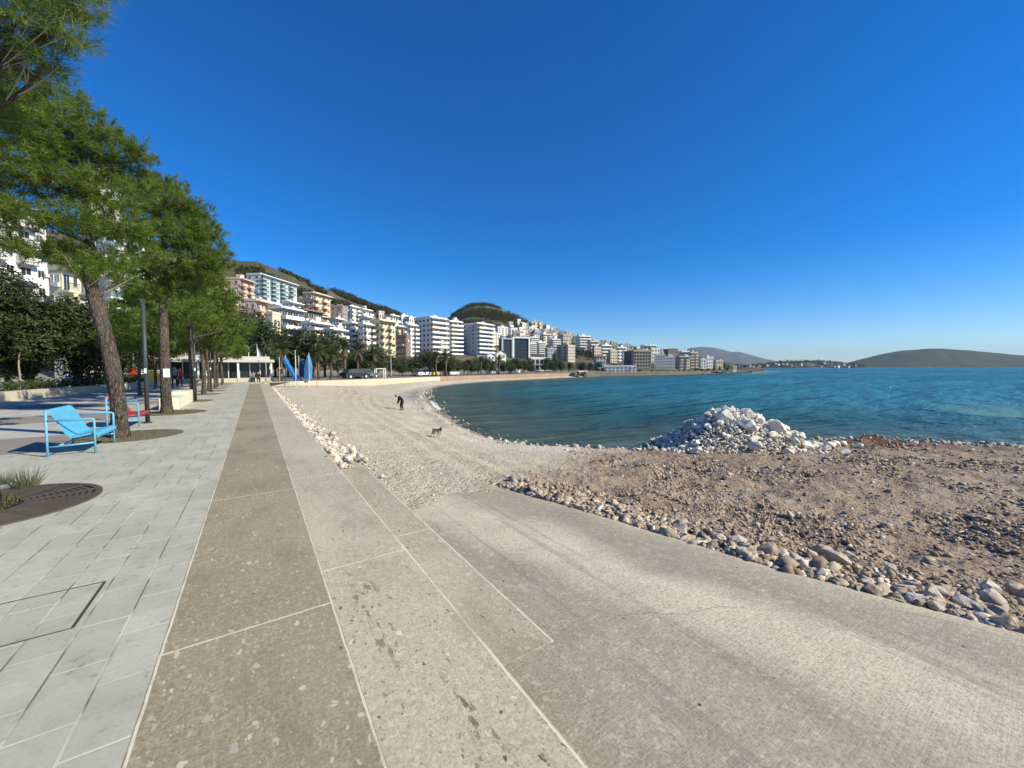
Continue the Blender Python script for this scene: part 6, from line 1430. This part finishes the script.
# ================================================================== people and dog
def skin(verts, edges, radii, root, sub=1):
    me = bpy.data.meshes.new('tmp'); me.from_pydata(verts, edges, []); o = bpy.data.objects.new('tmp', me); COL.objects.link(o)
    md = o.modifiers.new('s', 'SKIN'); md.use_smooth_shade = True
    for i, r in enumerate(radii): me.skin_vertices[0].data[i].radius = (r, r) if not hasattr(r, '__len__') else r; me.skin_vertices[0].data[i].use_root = (i == root)
    s = o.modifiers.new('u', 'SUBSURF'); s.levels = sub; s.render_levels = sub
    dg = bpy.context.evaluated_depsgraph_get(); dg.update(); m2 = bpy.data.meshes.new_from_object(o.evaluated_get(dg)); bpy.data.objects.remove(o); bpy.data.meshes.remove(me)
    return m2
SKINM = simple('skin', (.45, .28, .2), .6, .08); HAIRM = simple('dark_hair', (.02, .016, .013), .7, .2, 20)
def person(loc, rz, J, label, top, legs, shoes=(.03, .03, .03), hair_col=None, scale=1, fat=1.0):
    """J: joint dict in local metres, facing +x"""
    names = ['pel', 'spi', 'che', 'nec', 'hea', 'crn', 'shl', 'ell', 'wrl', 'hal', 'shr', 'elr', 'wrr', 'har', 'hil', 'knl', 'anl', 'tol', 'hir', 'knr', 'anr', 'tor']
    R = dict(pel=(.16, .13), spi=(.14, .11), che=(.19, .14), nec=.055, hea=.095, crn=.075, shl=.065, ell=.045, wrl=.032, hal=.04, shr=.065, elr=.045, wrr=.032, har=.04, hil=.095, knl=.062, anl=.042, tol=.038, hir=.095, knr=.062, anr=.042, tor=.038)
    E = [('pel', 'spi'), ('spi', 'che'), ('che', 'nec'), ('nec', 'hea'), ('hea', 'crn')]+[(a, b) for s in 'lr' for a, b in (('che', 'sh'+s), ('sh'+s, 'el'+s), ('el'+s, 'wr'+s), ('wr'+s, 'ha'+s), ('pel', 'hi'+s), ('hi'+s, 'kn'+s), ('kn'+s, 'an'+s), ('an'+s, 'to'+s))]
    R = {k: tuple(x*fat for x in v) if hasattr(v, '__len__') else v*fat for k, v in R.items()}
    me = skin([J[n] for n in names], [(names.index(a), names.index(b)) for a, b in E], [R[n] for n in names], 0, 2)
    for mm in (top, legs, SKINM, simple('shoe_dark', shoes, .6)): me.materials.append(mm)
    pts = {n: Vector(J[n]) for n in names}
    for p in me.polygons:
        nm = min(names, key=lambda n: (pts[n]-p.center).length-(.06 if n in ('che', 'spi') else 0))
        p.material_index = 2 if nm in ('hea', 'crn', 'nec', 'hal', 'har') else 3 if nm[:2] in ('to', 'an') and p.center.z < .12 else 1 if nm[:2] in ('hi', 'kn', 'an', 'to') or nm == 'pel' else 0
    o = link('person', me, None, loc); o.rotation_euler.z = rz; o.scale = (scale,)*3; prop(o, label, 'person')
    h, c = pts['hea'], pts['crn']; mb = MB(); d = (c-h).normalized(); back = Vector((-d.z, 0, d.x)) if abs(d.z) < .99 else Vector((-1, 0, 0))
    ctr = c+back*.02; mb.ball(ctr, (.105, .1, .095), 0, 12, 8); link('hair', mb.mesh('hair', hair_col or HAIRM, True), o)
    f = -back; mb = MB(); mb.ball(h+f*.10, (.018, .014, .022), 0, 8, 5)
    link('nose', mb.mesh('nose', SKINM, True), o)
    return o
def standing(dx=.0): return dict(pel=(0, 0, .95), spi=(0, 0, 1.12), che=(.01, 0, 1.33), nec=(.01, 0, 1.5), hea=(.03, 0, 1.6), crn=(.02, 0, 1.68), shl=(0, .19, 1.42), ell=(-.04, .25, 1.14), wrl=(.03, .26, .9), hal=(.05, .26, .82), shr=(0, -.19, 1.42), elr=(-.04, -.25, 1.14), wrr=(.04, -.25, .9), har=(.06, -.25, .82), hil=(0, .1, .88), knl=(.03+dx, .11, .5), anl=(-.02+dx, .11, .09), tol=(.14+dx, .12, .04), hir=(0, -.1, .88), knr=(.03-dx, -.11, .5), anr=(-.02-dx, -.11, .09), tor=(.14-dx, -.12, .04))
def sitting(): return dict(pel=(0, 0, .52), spi=(.0, 0, .7), che=(.05, 0, .9), nec=(.08, 0, 1.06), hea=(.12, 0, 1.15), crn=(.12, 0, 1.23), shl=(.05, .19, .98), ell=(.1, .24, .72), wrl=(.3, .18, .6), hal=(.37, .16, .58), shr=(.05, -.19, .98), elr=(.1, -.24, .72), wrr=(.3, -.18, .6), har=(.37, -.16, .58), hil=(.05, .1, .5), knl=(.45, .12, .5), anl=(.45, .12, .09), tol=(.58, .13, .04), hir=(.05, -.1, .5), knr=(.45, -.12, .5), anr=(.45, -.12, .09), tor=(.58, -.13, .04))
bent = dict(pel=(-.10, 0, .88), spi=(.0, 0, 1.02), che=(.15, 0, 1.17), nec=(.29, 0, 1.26), hea=(.39, 0, 1.27), crn=(.46, 0, 1.26), shl=(.18, .18, 1.15), ell=(.24, .22, .88), wrl=(.33, .17, .66), hal=(.37, .15, .58), shr=(.18, -.18, 1.15), elr=(.22, -.22, .88), wrr=(.30, -.18, .66), har=(.34, -.16, .58), hil=(-.1, .1, .80), knl=(-.02, .12, .46), anl=(-.12, .12, .09), tol=(.04, .13, .04), hir=(-.1, -.1, .80), knr=(.06, -.12, .46), anr=(.0, -.12, .09), tor=(.16, -.13, .04))
BLK = simple('black_cloth', (.012, .012, .015), .85, .3, 10); NAVY = simple('dark_trousers', (.022, .020, .028), .85, .3, 10); MAR = simple('maroon_trousers', (.05, .018, .022), .85, .25, 10); REDC = simple('red_jacket', (.45, .03, .03), .7); GRC = simple('grey_jacket', (.2, .21, .22), .8)
pp = None
for d in np.linspace(20, 34, 300):       # where the sight line to the feet meets the beach
    X, Y, u, f = ray(401.5, 410.3); x, y, z = X*d/f, Y*d/f, EYE+u*d/f
    if pp is None or abs(gz(x, y)-z) < pp[0]: pp = (abs(gz(x, y)-z), x, y, z, d)
pz = gz(pp[1], pp[2])
person((pp[1], pp[2], pz), math.pi-YAW+.55, bent, 'person in black bending over on the pebble beach near the water', BLK, MAR, scale=15.6*pp[4]/F/1.36, fat=1.3)
dg_ = None
for d in np.linspace(11, 22, 300):
    X, Y, u, f = ray(437, 437.5); x, y, z = X*d/f, Y*d/f, EYE+u*d/f
    if dg_ is None or abs(gz(x, y)-z) < dg_[0]: dg_ = (abs(gz(x, y)-z), x, y, z, d)
DV = [(-.30, 0, .46), (-.12, 0, .46), (.10, 0, .45), (.26, 0, .47), (.38, 0, .56), (.46, 0, .60), (.58, 0, .57), (-.40, 0, .50), (-.50, 0, .60), (.24, .08, .28), (.22, .08, .14), (.25, .08, .02), (.26, -.08, .28), (.27, -.08, .14), (.31, -.08, .02), (-.26, .08, .33), (-.38, .08, .19), (-.33, .08, .02), (-.30, -.08, .33), (-.42, -.08, .19), (-.38, -.08, .02)]
DE = [(0, 1), (1, 2), (2, 3), (3, 4), (4, 5), (5, 6), (0, 7), (7, 8), (3, 9), (9, 10), (10, 11), (3, 12), (12, 13), (13, 14), (0, 15), (15, 16), (16, 17), (0, 18), (18, 19), (19, 20)]
DR = [.095, .085, .11, .11, .07, .075, .035, .03, .012, .05, .03, .028, .05, .03, .028, .065, .03, .028, .065, .03, .028]
me = skin(DV, DE, [r*1.28 for r in DR], 1, 2)
for mm in (simple('dog_coat', (.42, .335, .24), .85, .3, 8), simple('dog_dark_coat', (.06, .045, .035), .85, .3, 8), simple('dog_pale_coat', (.5, .44, .36), .85, .2, 8)): me.materials.append(mm)
for p in me.polygons: c = p.center; p.material_index = 1 if (c.x > .40 and c.x < .53) else 2 if (c.x >= .53 or c.z < .16) else 0
dsc = 10.6*dg_[4]/F/.66; dgo = link('dog', me, None, (dg_[1], dg_[2], gz(dg_[1], dg_[2]))); dgo.rotation_euler.z = -YAW-.75; dgo.scale = (dsc,)*3; prop(dgo, 'brown and white dog with dark ears standing on the pebbles near the water', 'dog')
for s in (-1, 1):
    mb = MB(); mb.prism([(.42, .63), (.49, .65), (.455, .74)], s*.055-.01, s*.055+.01); link('ear', mb.mesh('ear', MATS['dog_dark_coat']), dgo)
def at_promenade(px, d): return on_ground(px, d)
X, Y = on_ground(174, 30); person((X, Y, 0), -1.2, standing(.1), 'person in dark clothes standing behind the second pine', GRC, NAVY, scale=.98)
X, Y = on_ground(179.5, 31); person((X, Y, 0), -1.0, standing(.05), 'person in a red jacket behind the second pine', REDC, NAVY, scale=.9)
X, Y = on_ground(257.5, 41.2); person((X, Y, -.08), -1.4, sitting(), 'person in black sitting at the far end of the promenade', BLK, NAVY, scale=.95)
X, Y = on_ground(253, 41.6); person((X, Y, -.08), -1.6, sitting(), 'person in grey sitting next to the one in black at the promenade end', GRC, NAVY, scale=.95)
X, Y = on_ground(207, 40); person((X, Y, -.08), -1.2, sitting(), 'person in grey sitting among the far pines', AWN, NAVY, scale=.95)
X, Y = on_ground(280, 42.2); person((X, Y, 0), -1.9, standing(.1), 'person in dark clothes standing behind the corner of the beach wall', NAVY, NAVY, scale=.95)
mb = MB(); mb.box(-1.6, 1.6, -.22, .22, 0, .44); X, Y = on_ground(255.3, 41.9); o = mb.build('stone_bench', creamw, None, False, (X, Y, 0)); o.rotation_euler.z = .1; prop(o, 'pale stone seat across the far end of the promenade', 'stone bench')
